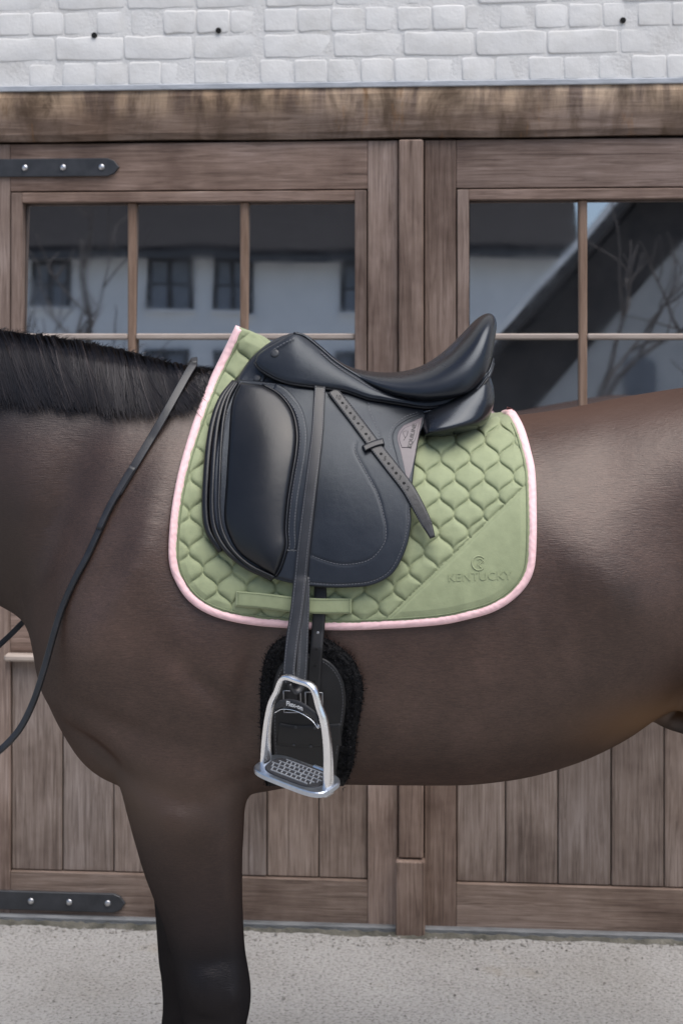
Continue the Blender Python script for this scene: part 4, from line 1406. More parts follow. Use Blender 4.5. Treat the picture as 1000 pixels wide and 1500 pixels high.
stitches('zigzag', [(333, 600), (324, 640), (320, 690), (318, 740), (322, 774), (338, 803), (362, 824)], .0285, SF, M['bolt_thread'] if 'bolt_thread' in M else M['thread'], saddle, 3.6, 2.4, 1.3)
# pommel front arch under the skirt
both.append(sheet('pommel_arch', [(430, 487), (408, 494), (385, 508), (366, 526), (352, 546), (343, 563)], [(446, 494), (430, 510), (410, 530), (395, 548), (388, 560), (384, 568)], 40, 20, .010, SF, M['leather'], saddle, .010, .010))
# skirt
SKT = [(373, 530), (377, 520), (388, 511), (409, 499), (430, 487.5), (447, 493), (470, 511), (492, 530), (520, 548), (553, 567), (593, 579), (640, 579), (684, 573), (702, 560), (714, 545)]
SKB = [(373, 530), (376, 537), (386, 545), (406, 556), (430, 563), (475, 569), (505, 573), (538, 584), (562, 588), (593, 593), (620, 597), (640, 596), (668, 588), (696, 576), (716, 553)]
def skirt_relief(px, py, d):
    e = d/PXM
    return .007*pillow(.8, .4) - .0007*np.exp(-((e-4.5)/1.2)**2)
skt = sheet('skirt', SKT, SKB, 130, 26, .029, SF, M['leather'], saddle, .006, .006, skirt_relief, k=.2)
both.append(skt)
both.append(gtube('skirt_welt', SKB, .0026, .031, SF, M['leather_block'], saddle, 8))
both.append(gtube('seat_welt', SKT[4:], .0026, .034, SF, M['leather_seat'], saddle, 8))
stitches('stitching', [(400, 512), (415, 503), (432, 494)], .0415, SF, M['thread'], skt)
stitches('stitching', [(x, y+5) for x, y in SKT[6:13]], .0395, SF, M['thread'], skt)
# cantle binding lines under the seat at the back
for k, (dy, rr_) in enumerate(((6, .0030), (12, .0036))):
    both.append(gtube('cantle_welt', [(620, 592+dy), (650, 586+dy), (680, 573+dy), (702, 556+dy), (716, 538+dy), (722, 520+dy)], rr_, .030-.002*k, SF, M['leather_seat'], saddle, 8))
disc_on('stud', 402.5, 517.5, .0088, .0025, .039, SF, M['stud'] if 'stud' in M else M['iron'], saddle)
disc_on('dee_ring', 377, 554, .008, .003, .020, SF, M['iron'], saddle)
# seat: cross sections from the spine (T) to the welt (E)
ST = [((424, 488), (432, 492), .030), ((445, 492), (450, 499), .050), ((480, 519), (485, 526), .070), ((512, 537), (513, 546), .095), ((545, 544), (546, 563), .125), ((580, 545), (581, 575), .152),
      ((615, 537), (618, 580), .172), ((648, 517), (652, 579), .180), ((676, 490), (683, 572), .176), ((696, 469), (703, 556), .160), ((709, 460), (714, 540), .138), ((718, 459), (720, 522), .110), ((724, 466), (724, 498), .075), ((726, 478), (726, 486), .03)]
tt = np.linspace(0, 1, 90)
ar = np.array([(a[0], a[1], b[0], b[1], c) for a, b, c in ST], float)
ss = resample(ar*np.array([1, 1, 1, 1, 400.]), tt); ss[:, 4] /= 400.
V = []; nphi = 26
phis = np.linspace(0, 1, nphi)
for r_ in ss:
    ring = []
    for f in phis:
        ph = f*math.pi/2
        yy = -r_[4]*math.sin(ph)**.85
        m = 1-math.cos(ph)**.80
        D = yy-CY
        T3 = px2w(r_[0], r_[1], 3.3); E3 = px2w(r_[2], r_[3], 3.3-r_[4])
        p3 = T3*(1-m)+E3*m
        ring.append((p3[0], yy, p3[2]))
    # tuck under
    p3 = ring[-1]
    for k, (iy, dz) in enumerate(((.95, -.006), (.80, -.012), (.3, -.016), (0, -.016))):
        ring.append((p3[0]-.002*k, p3[1]*iy, p3[2]+dz))
    full = ring + [(a, -b, c) for a, b, c in ring[-2:0:-1]]
    V.append(full)
V = np.array(V); n1, n2 = V.shape[:2]
idx = np.arange(n1*n2).reshape(n1, n2)
Fq = np.stack([idx[:-1], np.roll(idx, -1, 1)[:-1], np.roll(idx, -1, 1)[1:], idx[1:]], -1).reshape(-1, 4).tolist()
Fq += [idx[0].tolist()[::-1], idx[-1].tolist()]
seat = fix_normals(add('seat', V.reshape(-1, 3), Fq, M['leather_seat'], saddle))
# badge on the flap
BDG_L = [(590, 623), (583, 632), (581, 644), (586, 664), (594, 700)]
BDG_R = [(619, 610), (616, 625), (611, 650), (605, 682), (598, 706)]
bw = sheet('badge', BDG_L, BDG_R, 34, 22, FLAP_OFF+.0035, SF, M['badge'], saddle, .0022, .002)
sheet('plate', [(592, 626), (586, 634), (584, 644), (588, 656)], [(615, 616), (612, 628), (609, 642), (600, 656)], 22, 18, FLAP_OFF+.0055, SF, M['badge_plate'] if 'badge_plate' in M else M['badge'], bw, .0012, .0015)
text_on('lettering', 'EQUILINE', 8.2, 603.5, 638, -math.pi/2+.22, FLAP_OFF+.0066, SF, M['badge_print'], bw, .0006, .02, 1.02)
for pth in ([(593, 641), (590, 633), (595, 631)], [(591, 645), (596, 637), (597, 631)]):
    gtube('emblem', pth, .0006, FLAP_OFF+.0066, SF, M['badge_print'], bw, 5, step=2)
gtube('badge_edge', [(616, 606), (596, 614), (580, 626), (575, 642), (581, 668), (590, 700), (597, 716)], .0014, FLAP_OFF+.0048, SF, M['leather'], bw, 6)
stitches('stitching', [(612, 603), (592, 611), (575, 625), (570, 643), (577, 672), (586, 704)], FLAP_OFF+.0045, SF, M['thread'], bw)
for o in both: mirror(o)

# ------------------------------------------------------------------ straps hanging from the saddle
def grad(fn, W):
    e = .003
    x, y, z = W[:, 0].copy(), W[:, 1].copy(), W[:, 2].copy()
    g = np.stack([fn(x+e, y, z)-fn(x-e, y, z), fn(x, y+e, z)-fn(x, y-e, z), fn(x, y, z+e)-fn(x, y, z-e)], 1)
    return g/(np.linalg.norm(g, axis=1)[:, None]+1e-9)

def strap3d(name, W, width, thick, mat, parent, nrm=(0, -1, 0)):
    """flat strap with softened edges along 3-D points"""
    W = np.asarray(W, float); n = len(W)
    T = np.gradient(W, axis=0); T /= np.linalg.norm(T, axis=1)[:, None]
    Nn = np.broadcast_to(np.asarray(nrm, float), W.shape)
    Sd = np.cross(T, Nn); Sd /= np.linalg.norm(Sd, axis=1)[:, None]
    Nn = np.cross(Sd, T)
    width = np.broadcast_to(np.asarray(width, float), (n,))[:, None]; thick = np.broadcast_to(np.asarray(thick, float), (n,))[:, None]
    prof = [(-.5, -.5), (-.5, .15), (-.47, .45), (-.40, .52), (.40, .52), (.47, .45), (.5, .15), (.5, -.5)]
    V = np.stack([W + Sd*width*a + Nn*thick*b for a, b in prof], 1)
    m = len(prof)
    idx = np.arange(n*m).reshape(n, m)
    Fq = np.stack([idx[:-1], np.roll(idx, -1, 1)[:-1], np.roll(idx, -1, 1)[1:], idx[1:]], -1).reshape(-1, 4).tolist()
    Fq += [idx[0].tolist(), idx[-1].tolist()[::-1]]
    return fix_normals(add(name, V.reshape(-1, 3), Fq, mat, parent)), Sd, Nn

def stitch3d(name, W, Sd, Nn, offs, lift, mat, parent, step=.0055, ln=.0036, wd=.0015):
    L_ = np.r_[0, np.cumsum(np.linalg.norm(np.diff(W, axis=0), axis=1))]
    n = int(L_[-1]/step)
    V = []; Fc = []
    for i in range(n):
        q = []
        for sgn in (-.5, .5):
            l = (i+.5)*step + sgn*ln
            p = np.array([np.interp(l, L_, W[:, k]) for k in range(3)])
            j = min(np.searchsorted(L_, l), len(W)-1)
            q.append((p + Sd[j]*offs + Nn[j]*lift, Sd[j], Nn[j]))
        b = len(V)
        for p, s_, n_ in q:
            V += [p-s_*wd/2-n_*.001, p-s_*wd*.3+n_*.0005, p+s_*wd*.3+n_*.0005, p+s_*wd/2-n_*.001]
        Fc += [(b, b+1, b+5, b+4), (b+1, b+2, b+6, b+5), (b+2, b+3, b+7, b+6)]
    return add(name, V, Fc, mat, parent, smooth=False)

lea = empty('stirrup_leather', (0, 0, 0), 'black stitched leather strap hanging from the saddle to the steel stirrup', 'strap')
LC = [(468.5, 566), (466.5, 600), (464.5, 632), (459, 680), (451.5, 740), (444.5, 800), (439.5, 850), (434.5, 895), (429, 930), (425.5, 960), (423.5, 985), (426, 1001)]
t = np.linspace(0, 1, 90)
c = resample(LC, t)
on = onsurf(c[:, 0], c[:, 1], FLAP_OFF+.0115, SF)
Don = on[:, 1]-CY
kx = np.argmax(c[:, 1] > 845)
Dst = 2.885
Dl = np.where(c[:, 1] <= 845, Don, Don[kx] + (Dst-Don[kx])*np.clip((c[:, 1]-845)/(1000-845), 0, 1))
W = np.stack([(c[:, 0]-500)/F*Dl, CY+Dl, CZ-(c[:, 1]-HOR)/F*Dl], 1)
gn = grad(SF, on)
wgt = np.clip((c[:, 1]-800)/120, 0, 1)[:, None]
nr = gn*(1-wgt)+np.array([[-.25, -.95, 0]])*wgt
wd_ = np.interp(c[:, 1], [566, 640, 740, 850, 930, 1001], [.0225, .0230, .0245, .0260, .0250, .0225])
st1, Sd, Nn = strap3d('strap', W, wd_, .0042, M['leather_strap'], lea, nr)
for q in (-.0088, .0088):
    stitch3d('stitching', W, Sd, Nn, q, .0024, M['thread'], st1)
# the returning half turns edge-on behind it
LC2 = [(447, 845), (446.5, 880), (445, 910), (443.5, 945), (442, 975), (440, 997)]
c2 = resample(LC2, np.linspace(0, 1, 40))
D2 = np.interp(c2[:, 1], [845, 1000], [Don[kx]+.004, Dst+.012])
W2 = np.stack([(c2[:, 0]-500)/F*D2, CY+D2, CZ-(c2[:, 1]-HOR)/F*D2], 1)
tw = np.linspace(0, 1, 40)[:, None]
st2, Sd2, Nn2 = strap3d('strap', W2, np.linspace(.017, .026, 40), .0042, M['leather_strap'], lea, np.array([[.35, -.93, 0]])*(1-tw)+np.array([[.55, -.83, 0]])*tw)
for q in (-.007, .007):
    stitch3d('stitching', W2, Sd2, Nn2, q, .0024, M['thread'], st2)
# loop round the stirrup bar
ang = np.linspace(0, math.pi, 14)
pa, pb = W[-1], W2[-1]
mid = (pa+pb)/2; hv = (pb-pa)/2
W3 = np.array([mid - hv*math.cos(a) + np.array([0, 0, -.016*math.sin(a)]) for a in ang])
strap3d('loop', W3, .021, .004, M['leather_strap'], lea, np.array([mid-q+np.array([-.001, -.012, -.004]) for q in W3])*-1+np.array([0, -.004, 0]))
# diagonal punched tail with its numbers
tail_c = [(486, 570), (496, 583), (520, 614), (549, 653), (573, 684), (596, 714), (612, 742), (626, 770), (633.5, 788)]
tl = band('strap_tail', tail_c, [16, 16.5, 17, 17.5, 18, 18.5, 19, 19, 19, 18.5, 16.5, 8], FLAP_OFF+.0065, SF, M['leather_strap'], lea, .0042, .003, 110, 11, .004)
TO = FLAP_OFF+.0107
def tpos(x): 
    C = catmull(tail_c, 20)
    return float(np.interp(x, C[:, 0], C[:, 1]))
for hx in (501.5, 513, 524.5, 536, 558, 569, 580, 591.5):
    disc_on('hole', hx, tpos(hx), .0031, .0005, TO, SF, M['hole'], tl, 10)
for k, (nx_, s_) in enumerate(((495, '10'), (507, '9'), (518.5, '8'), (530, '7'), (541, '6'), (563.5, '5'), (574.5, '4'), (585.5, '3'), (597, '2'))):
    text_on('number', s_, 9.0, nx_, tpos(nx_), .30, TO, SF, M['hole'], tl, .0003, .0)
text_on('lettering', 'EQUILINE', 14, 615.5, 748, math.radians(61), TO, SF, M['emboss'], tl, .0006, .005, 1.0, .86)
for dlt in (-7.2, 7.2):
    C = np.array(tail_c[:-1], float); T = np.gradient(C, axis=0); T /= np.linalg.norm(T, axis=1)[:, None]
    C = C + np.stack([-T[:, 1], T[:, 0]], 1)*dlt
    stitches('stitching', C, TO, SF, M['thread'], tl, 3.6, 2.4, .8, .0003)
# keeper the tail passes through belongs to the saddle
band('keeper', [(532, 657), (540, 653), (550, 649), (562, 646)], 9.5, FLAP_OFF+.011, SF, M['leather_strap'], saddle, .0035, .003, 26, 9, .014)

# stirrup iron ----------------------------------------------------------------------------------
iron = empty('stirrup_iron', (0, 0, 0), 'silver stirrup iron with dark studded tread hanging below the saddle', 'stirrup')
pL, pR = px2w(389.5, 1117, 2.925), px2w(480.5, 1152, 2.845)
ctr = (pL+pR)/2
av = pR-pL; hw = np.linalg.norm(av)/2; av /= 2*hw
tp = px2w(437, 998, 2.842)
bv = tp-ctr; bv -= av*(bv@av); hh_ = np.linalg.norm(bv); bv /= hh_
cv = np.cross(av, bv); cv = cv if cv[1] < 0 else -cv
def loc(a, b, c): return ctr + av*a + bv*b + cv*c
def sweep(name, pts, wa, wc, mat, parent, sides=14, pw=3.0):
    """rounded-rectangle bar swept in the stirrup's plane"""
    pts = np.asarray(pts, float)
    T = np.gradient(pts, axis=0); T /= np.linalg.norm(T, axis=1)[:, None]
    n = len(pts)
    V = []
    for i in range(n):
        nx_, ny_ = -T[i, 1], T[i, 0]
        for k in range(sides):
            th = 2*math.pi*k/sides
            cs, sn = math.cos(th), math.sin(th)
            u = math.copysign(abs(cs)**(2/pw), cs)*wa[i]/2; v = math.copysign(abs(sn)**(2/pw), sn)*wc[i]/2
            V.append(loc(pts[i, 0]+nx_*u, pts[i, 1]+ny_*u, v))
    Fc = [(i*sides+k, i*sides+(k+1) % sides, (i+1)*sides+(k+1) % sides, (i+1)*sides+k) for i in range(n-1) for k in range(sides)]
    Fc += [tuple(range(sides))[::-1], tuple((n-1)*sides+k for k in range(sides))]
    return fix_normals(add(name, V, Fc, mat, parent))
archp = [(-hw, -.012), (-hw, .02), (-hw*.985, .055), (-hw*.93, .092), (-hw*.83, .126), (-hw*.68, .149), (-hw*.46, hh_*.985), (0, hh_), (hw*.46, hh_*.985), (hw*.68, .149), (hw*.83, .126), (hw*.93, .092), (hw*.985, .055), (hw, .02), (hw, -.016)]
ap = resample(archp, np.linspace(0, 1, 80))
q_ = np.abs(np.linspace(-1, 1, 80))
sweep('frame', ap, np.interp(q_, [0, .3, .6, 1], [.009, .011, .0125, .0135]), np.interp(q_, [0, .35, .7, 1], [.013, .016, .021, .030]), M['chrome'], iron)
# dark insert under the top bar, with its lettering
ip = resample([(-hw*.70, .118), (-hw*.45, .132), (0, .138), (hw*.45, .132), (hw*.70, .118)], np.linspace(0, 1, 30))
ins_ = sweep('insert', ip, np.interp(np.abs(np.linspace(-1, 1, 30)), [0, .7, 1], [.017, .014, .006]), np.full(30, .008), M['rubber'], iron)
lp = resample([(-hw*.70, .1085), (-hw*.45, .1215), (0, .1275), (hw*.45, .1215), (hw*.70, .1085)], np.linspace(0, 1, 30))
sweep('insert_rim', lp, np.full(30, .0022), np.full(30, .0105), M['chrome'], ins_, 8, 2.2)
Vt, Ft = text_mesh('Flex-on', .0125, .0004, .0003, 1.0)
add('lettering', [loc(v[0]-.004, v[1]+.1385-.10*abs(v[0]-.004), .0046+v[2]) for v in Vt], Ft, M['print_white'], ins_, smooth=False)
# tread plate, rubber pad and studs
def rplate(name, A, C, b0, b1, p, mat, parent, n=40, dome=0.0):
    V = []
    rings = [(1.0, b0), (1.0, b1-.002), (.975, b1)]
    for sc_, b in rings:
        for k in range(n):
            th = 2*math.pi*k/n
            cs, sn = math.cos(th), math.sin(th)
            V.append(loc(A*sc_*math.copysign(abs(cs)**(2/p), cs), b, C*sc_*math.copysign(abs(sn)**(2/p), sn)))
    Fc = [(r_*n+k, r_*n+(k+1) % n, (r_+1)*n+(k+1) % n, (r_+1)*n+k) for r_ in range(2) for k in range(n)]
    Fc += [tuple(range(n))[::-1], tuple(2*n+k for k in range(n))]
    return fix_normals(add(name, V, Fc, mat, parent, smooth=False))
tread = rplate('tread', hw*1.15, .042, -.008, .002, 4.0, M['alu'], iron)
padg = rplate('tread_pad', hw*.88, .033, .0005, .0045, 3.2, M['rubber'], iron)
def bars(name, L_, mat, parent):
    V = []; Fc = []
    for a0, c0, a1, c1, wdt in L_:
        d = np.array([a1-a0, c1-c0]); d /= np.linalg.norm(d); nn = np.array([-d[1], d[0]])*wdt/2
        b = len(V)
        for hh, sc_ in ((.0035, 1.3), (.0064, .7)):
            for (x, y), sg in (((a0, c0), 1), ((a1, c1), 1), ((a1, c1), -1), ((a0, c0), -1)):
                V.append(loc(x+nn[0]*sg*sc_, hh, y+nn[1]*sg*sc_))
        Fc += [(b+4, b+5, b+6, b+7)] + [(b+k, b+(k+1) % 4, b+4+(k+1) % 4, b+4+k) for k in range(4)]
    return fix_normals(add(name, V, Fc, mat, parent, smooth=False))
Lb = []
for i in range(5):
    cc = -.0235+.0118*i
    span = hw*.80*(1-abs(cc)/.09)
    Lb.append((-span, cc, span, cc, .0017))
    if i < 4:
        m = 9
        for j in range(m):
            a0 = -span+.006+(2*span-.012)*j/(m-1)
            Lb.append((a0, cc+.0022, a0+.002, cc+.0096, .0019))
bars('grip_studs', Lb, M['stud_grey'], padg)
rplate_ = bars('logo_plate', [(.012, -.0375, .044, -.0375, .006)], M['alu'], tread)

# girth -----------------------------------------------------------------------------------------
girth = empty('girth', (0, 0, 0), 'black sheepskin lined girth buckled round the belly behind the foreleg', 'girth')
GA = [(448, 929), (420, 931), (400, 944), (388, 964), (382, 1000), (381, 1040), (382, 1090), (385, 1130), (390, 1152)]
GB = [(448, 929), (475, 934), (496, 946), (515, 963), (528, 988), (532, 1014), (527, 1050), (522, 1080), (519, 1110), (512, 1136), (503, 1152)]
fl_rng = np.random.default_rng(3)
def fuzz(px, py, d):
    return .004*np.sin(px*.31+np.sin(py*.27)*2)*np.sin(py*.29+np.sin(px*.23)*2)
fl = sheet('fleece', GA, GB, 90, 60, .000, core, M['fleece'], girth, .024, .020, fuzz, None, .01)
mirror(fl)
gi = sheet('girth_body', [(446, 956), (420, 965), (404, 985), (397, 1020), (398, 1070), (400, 1110), (404, 1150)], [(450, 956), (482, 968), (501, 992), (508, 1025), (503, 1068), (497, 1105), (491, 1150)], 60, 40, .022, core, M['girth_leather'], girth, .007, .006)
mirror(gi)
stitches('stitching', [(446, 962), (424, 970), (409, 988), (403, 1020), (403, 1070), (405, 1110)], .0292, core, M['thread'], gi)
stitches('stitching', [(450, 962), (478, 973), (496, 995), (502, 1025), (498, 1068), (492, 1105)], .0292, core, M['thread'], gi)
def ribbons(P, wd, rnd, taper=True):
    """P (n,k,3) strands -> flat blades turned to the open side"""
    n, k = P.shape[:2]
    T = np.gradient(P, axis=1)
    T /= np.linalg.norm(T, axis=2, keepdims=True)+1e-9
    Nn = np.array([0, -.95, .3])
    Sd = np.cross(T, Nn); Sd /= np.linalg.norm(Sd, axis=2, keepdims=True)+1e-9
    wv = (np.linspace(1, .15, k)**.6 if taper else np.ones(k))[None, :, None]*np.asarray(wd).reshape(-1, 1, 1)
    V = np.stack([P-Sd*wv/2, P+Sd*wv/2], 2).reshape(-1, 3)
    i = (np.arange(n)*k*2)[:, None] + (np.arange(k-1)*2)[None]
    Fq = np.stack([i, i+1, i+3, i+2], -1).reshape(-1, 4)
    return V, Fq, np.repeat(rnd, k*2)
# fleece fibres, mostly along the rim
ring = np.vstack([resample(GA, np.linspace(0, 1, 120)), resample(GB, np.linspace(0, 1, 120))])
cg = np.array((455, 1040))
n = 4200
k = fl_rng.integers(0, len(ring), n)
inw = np.abs(fl_rng.normal(0, 13, n))
q = ring[k]; dirc = cg-q; dirc /= np.linalg.norm(dirc, axis=1)[:, None]
base = q + dirc*inw[:, None] + fl_rng.normal(0, 2, (n, 2))
out = -dirc*fl_rng.uniform(.3, 1, n)[:, None]*2.6 + fl_rng.normal(0, 1.8, (n, 2))
pts = []
for f, of in ((0, .010), (.35, .022), (.7, .028), (1, .029)):
    z_ = base + out*f
    e = np.clip(inw/14, 0, 1)
    pts.append(onsurf(z_[:, 0], z_[:, 1], of*(.35+.65*e), core))
V, Fq, rr_ = ribbons(np.stack(pts, 1), fl_rng.uniform(.0009, .0016, n), fl_rng.random(n))
ff = add('fibres', V, Fq, M['fleece_hair'], fl, attr=rr_); ff['kind'] = 'stuff'
# billet straps of the saddle, buckled to the girth
def bfield(x, y, z): return padfield(x, y, z)
for nm, C, w0 in (('billet', [(469, 845), (469, 875), (467, 905), (464, 945), (461, 985), (459, 1022), (457, 1052)], 19), ('billet', [(437, 850), (436, 890), (433, 930), (430, 970), (428, 1010), (427, 1046)], 18)):
    b_ = band(nm, C, w0, lambda px, py: np.interp(py, [845, 905, 925, 950, 1060], [.013, .017, .019, .030, .030]), bfield, M['girth_leather'], saddle, .0045, .003, 80, 9, .006)
    for yy in (927, 951, 975, 998, 1039):
        cc_ = catmull(C, 20)
        xx = float(np.interp(yy, cc_[:, 1], cc_[:, 0]))
        oo = float(np.interp(yy, [845, 905, 925, 950, 1060], [.013, .017, .019, .030, .030]))+.0045
        disc_on('hole', xx, yy, .0026, .0006, oo, bfield, M['bolt'] if yy == 927 else M['hole'], b_, 10)
for xs_, ys_ in ((459.5, 1030), (427.5, 1028)):
    c_ = [(xs_-12.5, ys_-16), (xs_+12.5, ys_-15), (xs_+13.5, ys_+16), (xs_-11.5, ys_+16), (xs_-12.5, ys_-16)]
    W = np.vstack([onsurf(np.linspace(c_[i][0], c_[i+1][0], 6)[:-1], np.linspace(c_[i][1], c_[i+1][1], 6)[:-1], .037, bfield) for i in range(4)])
    W = np.vstack([W, W[:1]])
    V, Fc = tube_mesh([(W, .0013)], 8)
    bk = add('buckle', V, Fc, M['buckle'], girth)
band('cross_strap', [(406, 1075), (440, 1079), (500, 1076)], 34, .0285, core, M['girth_leather'], girth, .004, .004, 40, 9)
for xx, yy in ((430, 1092), (455, 1094), (433, 1066), (461, 1067)):
    disc_on('rivet', xx, yy, .0028, .0010, .0335, core, M['iron'], girth, 10)

# reins -----------------------------------------------------------------------------------------
reins = empty('reins', (0, 0, 0), 'thin black leather reins looped over the withers and down the shoulder', 'reins')
RC = [(284, 532), (273, 550), (258, 577), (235, 618), (207, 665), (178, 713), (160, 745), (146, 775), (128, 814), (108, 852), (92, 888), (82, 918), (73, 950), (63, 985), (48, 1030), (28, 1069), (0, 1099), (-30, 1120)]
c = resample(RC, np.linspace(0, 1, 150))
on = onsurf(c[:, 0], c[:, 1], np.interp(c[:, 1], [530, 600, 640, 700], [.030, .020, .008, .006]), body)
Do = on[:, 1]-CY
kx = np.argmax(c[:, 1] > 880)
Dr = np.where(c[:, 1] < 880, Do, Do[kx]+(3.03-Do[kx])*np.clip((c[:, 1]-880)/220, 0, 1))
W = np.stack([(c[:, 0]-500)/F*Dr, CY+Dr, CZ-(c[:, 1]-HOR)/F*Dr], 1)
ext = resample(np.vstack([W[-6], W[-1], (-.95, -.22, .845), (-1.30, -.15, .86), (-1.60, -.09, .98), (-1.80, -.066, 1.12)]), np.linspace(0, 1, 40))
kk = np.argmin(np.linalg.norm(ext-W[-1], axis=1))
gn = grad(core, on); wg = np.clip((c[:, 1]-840)/100, 0, 1)[:, None]
nr = gn*(1-wg)+np.array([[-.5, -.8, .1]])*wg
ix = np.argmax(c[:, 1] > 712)
r1_, _, _ = strap3d('rein_strap', W[:ix+3], .0165, .0034, M['leather_strap'], reins, nr[:ix+3])
r2_, _, _ = strap3d('rein_sewn_end', W[ix-8:ix+16]+nr[ix-8:ix+16]*.003, np.linspace(.0145, .0125, 24), .0042, M['leather_strap'], reins, nr[ix-8:ix+16])
Wl = np.vstack([W[ix:], ext[kk+1:]])
nl = np.vstack([nr[ix:], np.tile(nr[-1:], (len(ext)-kk-1, 1))])
r3_, _, _ = strap3d('rein_cord', Wl, np.r_[np.linspace(.013, .0115, len(Wl))], .0065, M['leather_strap'], reins, nl)
# over the crest and away down the far side
far = np.vstack([W[0]+np.array([0, .0, 0]), px2w(285, 526, 3.295), px2w(282, 528, 3.33), px2w(262, 560, 3.44), px2w(215, 640, 3.52), px2w(160, 740, 3.56), px2w(110, 820, 3.57), px2w(62, 883, 3.56), px2w(34, 911, 3.54), px2w(0, 944, 3.52),
                 px2w(-60, 990, 3.48), (-1.15, .16, 1.00), (-1.5, .10, 1.02), (-1.80, .066, 1.12)])
fw_ = resample(far, np.linspace(0, 1, 120))
nf = np.zeros_like(fw_); nf[:, 1] = -1
nf[:, 2] = np.interp(np.linspace(0, 1, 120), [0, .04, .08, .12, 1], [.8, 1.5, 1.5, .3, .1])
strap3d('rein_strap', fw_, .0125, .0045, M['leather_strap'], reins, nf)

# mane, tail, eyes ------------------------------------------------------------------------------
def crest_py(px): return np.interp(px, TR[:, 0], TR[:, 1])
n = 8200
hr = np.random.default_rng(11)
rx = np.where(hr.random(n) < .82, hr.uniform(-70, 306, n), hr.uniform(-420, -70, n))
ck = np.floor(rx/8.5+.35*np.sin(rx*.21)); cr_ = np.random.default_rng(5).random((4, 200))
cki = (ck.astype(int)+100) % 200
clump = 2.2*(cr_[0][cki]-.5)+.5*np.sin(rx*.47+1)
cx_ = (ck+.5)*8.5
lean_ = 26 + 10*np.sin(rx*.031) + 5*clump + hr.normal(0, 7, n)
endy = np.interp(rx, [-420, -150, 0, 100, 190, 240, 275, 306], [560, 580, 588, 594, 600, 596, 580, 566]) + 5*clump + hr.normal(0, 9, n) - 3
topy = crest_py(rx)
K = 10
layer = np.clip(hr.random(n)*.75 + .35*cr_[1][cki] - .10*np.abs(cx_-rx)/4, 0, 1.1)
hr_j = hr.normal(0, 1.5, n)
fr = np.linspace(0, 1, K)
pts = np.zeros((n, K, 3))
ys0 = hr.normal(0, .012, n)
for j, f in enumerate(fr):
    px_ = rx + lean_*f**1.25*np.clip((310-rx)/60, .25, 1) + (cx_-rx)*.62*f**1.3 + 1.2*np.sin(f*5+ck*1.7)*f + hr_j*f*f
    py_ = topy + 3 + (endy-topy-3)*f
    of = (.006 + .020*layer)*np.clip(1.25-.45*f, .5, 1.2) * np.interp(rx, [230, 306], [1, .55])
    pts[:, j] = onsurf(px_, py_, of, core)
# roots rise out of the crest and fall over
rootp = np.stack([pX(rx)-.004, ys0, pZ(topy)-.004], 1)
lift = .006+.013*layer*np.interp(rx, [200, 306], [1, .6])
mid1 = rootp.copy(); mid1[:, 2] += lift; mid1[:, 1] -= .010
pts = np.concatenate([rootp[:, None], mid1[:, None], pts[:, 1:]], 1)
V, Fq, at_ = ribbons(pts, hr.uniform(.0008, .0021, n), np.clip(hr.beta(1.3, 3, n)+.45*(cr_[2][cki]-.45), 0, 1))
mn = add('mane', V, Fq, M['mane'], horse, attr=at_)
# short wisps standing off the crest
n = 500
rx = hr.uniform(-70, 306, n); ty = crest_py(rx)
a0 = np.stack([pX(rx), hr.normal(-.005, .01, n), pZ(ty)], 1)
ln_ = hr.uniform(.012, .034, n)*np.interp(rx, [180, 306], [1, .6])
dv = np.stack([hr.normal(.35, .35, n), hr.normal(-.35, .3, n), np.ones(n)], 1)
pts = np.stack([a0+dv*(ln_*f)[:, None]*np.array([1, 1, 1-.45*f]) for f in (0, .4, .75, 1)], 1)
V, Fq, at_ = ribbons(pts, hr.uniform(.0007, .0014, n), hr.random(n))
ws = add('mane_wisps', V, Fq, M['mane'], mn, attr=at_); ws['kind'] = 'stuff'
n = 700
pts = np.zeros((n, 9, 3))
a = hr.uniform(0, 6.28, n); rr_ = np.sqrt(hr.random(n))
for j in range(9):
    f = j/8
    wdt = .022+.055*math.sin(min(1, f*1.3)*math.pi*.8)
    pts[:, j] = np.stack([1.20+.10*min(1, f*3)-.02*f+rr_*np.cos(a)*wdt, rr_*np.sin(a)*wdt, 1.38+.03*math.sin(f*6)*(f < .3)-f*(.85+.12*hr.random(n))], 1)
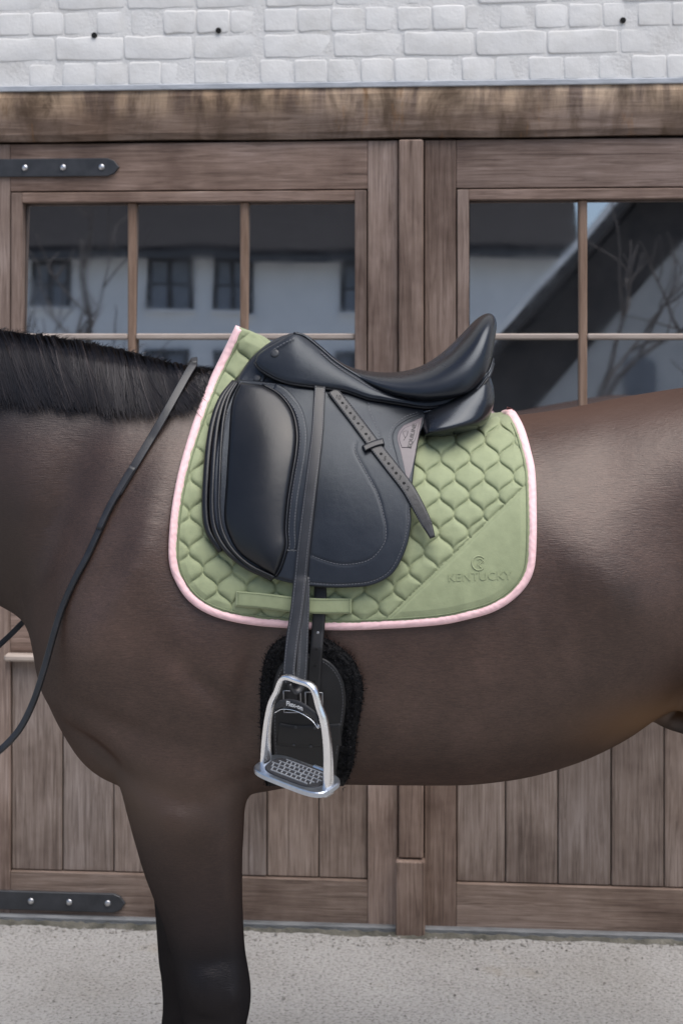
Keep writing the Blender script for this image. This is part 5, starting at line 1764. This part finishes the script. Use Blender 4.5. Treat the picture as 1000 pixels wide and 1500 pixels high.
V, Fq, at_ = ribbons(pts, hr.uniform(.003, .007, n), hr.random(n))
add('tail', V, Fq, M['mane'], horse, attr=at_)
for s_ in (-1, 1):
    bm = bmesh.new(); bmesh.ops.create_uvsphere(bm, u_segments=16, v_segments=10, radius=.024)
    me = bpy.data.meshes.new('eye'); bm.to_mesh(me); bm.free(); me.materials.append(M['leather_seat'])
    for p_ in me.polygons: p_.use_smooth = True
    e = link(bpy.data.objects.new('eye', me)); e.parent = horse; e.location = (-1.535, s_*.094, 1.45)


# loose grit on the concrete, thicker along the door sill
gr = np.random.default_rng(31)
n = 2600
gu = gr.uniform(-1.6, 1.6, n); go = np.where(gr.random(n) < .45, .04+np.abs(gr.normal(0, .05, n)), gr.uniform(.04, 2.6, n))
sz = gr.gamma(2.0, .0009, n)+.0008
V = np.zeros((n, 6, 3))
octa = np.array([(1, 0, 0), (0, 1, 0), (-1, 0, 0), (0, -1, 0), (0, 0, .8), (0, 0, -.5)], float)
base_ = np.array(WO)[None]+np.array(WR)[None]*gu[:, None]+np.array(WN)[None]*go[:, None]
an_ = gr.uniform(0, 6.28, n)
for k, o_ in enumerate(octa):
    V[:, k, 0] = base_[:, 0]+sz*(o_[0]*np.cos(an_)-o_[1]*np.sin(an_))*gr.uniform(.7, 1.3, n)
    V[:, k, 1] = base_[:, 1]+sz*(o_[0]*np.sin(an_)+o_[1]*np.cos(an_))*gr.uniform(.7, 1.3, n)
    V[:, k, 2] = sz*.35+sz*o_[2]
fo = np.array([(0, 1, 4), (1, 2, 4), (2, 3, 4), (3, 0, 4), (1, 0, 5), (2, 1, 5), (3, 2, 5), (0, 3, 5)])
M['grit'] = pm('yard_grit', (.10, .09, .08), (.40, .38, .35), 90, rough=.9, bump=0)
gt = add('grit', V.reshape(-1, 3), (fo[None]+6*np.arange(n)[:, None, None]).reshape(-1, 3), M['grit'], smooth=False)
gt['kind'] = 'stuff'; gt['label'] = 'loose grit scattered over the concrete yard'; gt['category'] = 'grit'
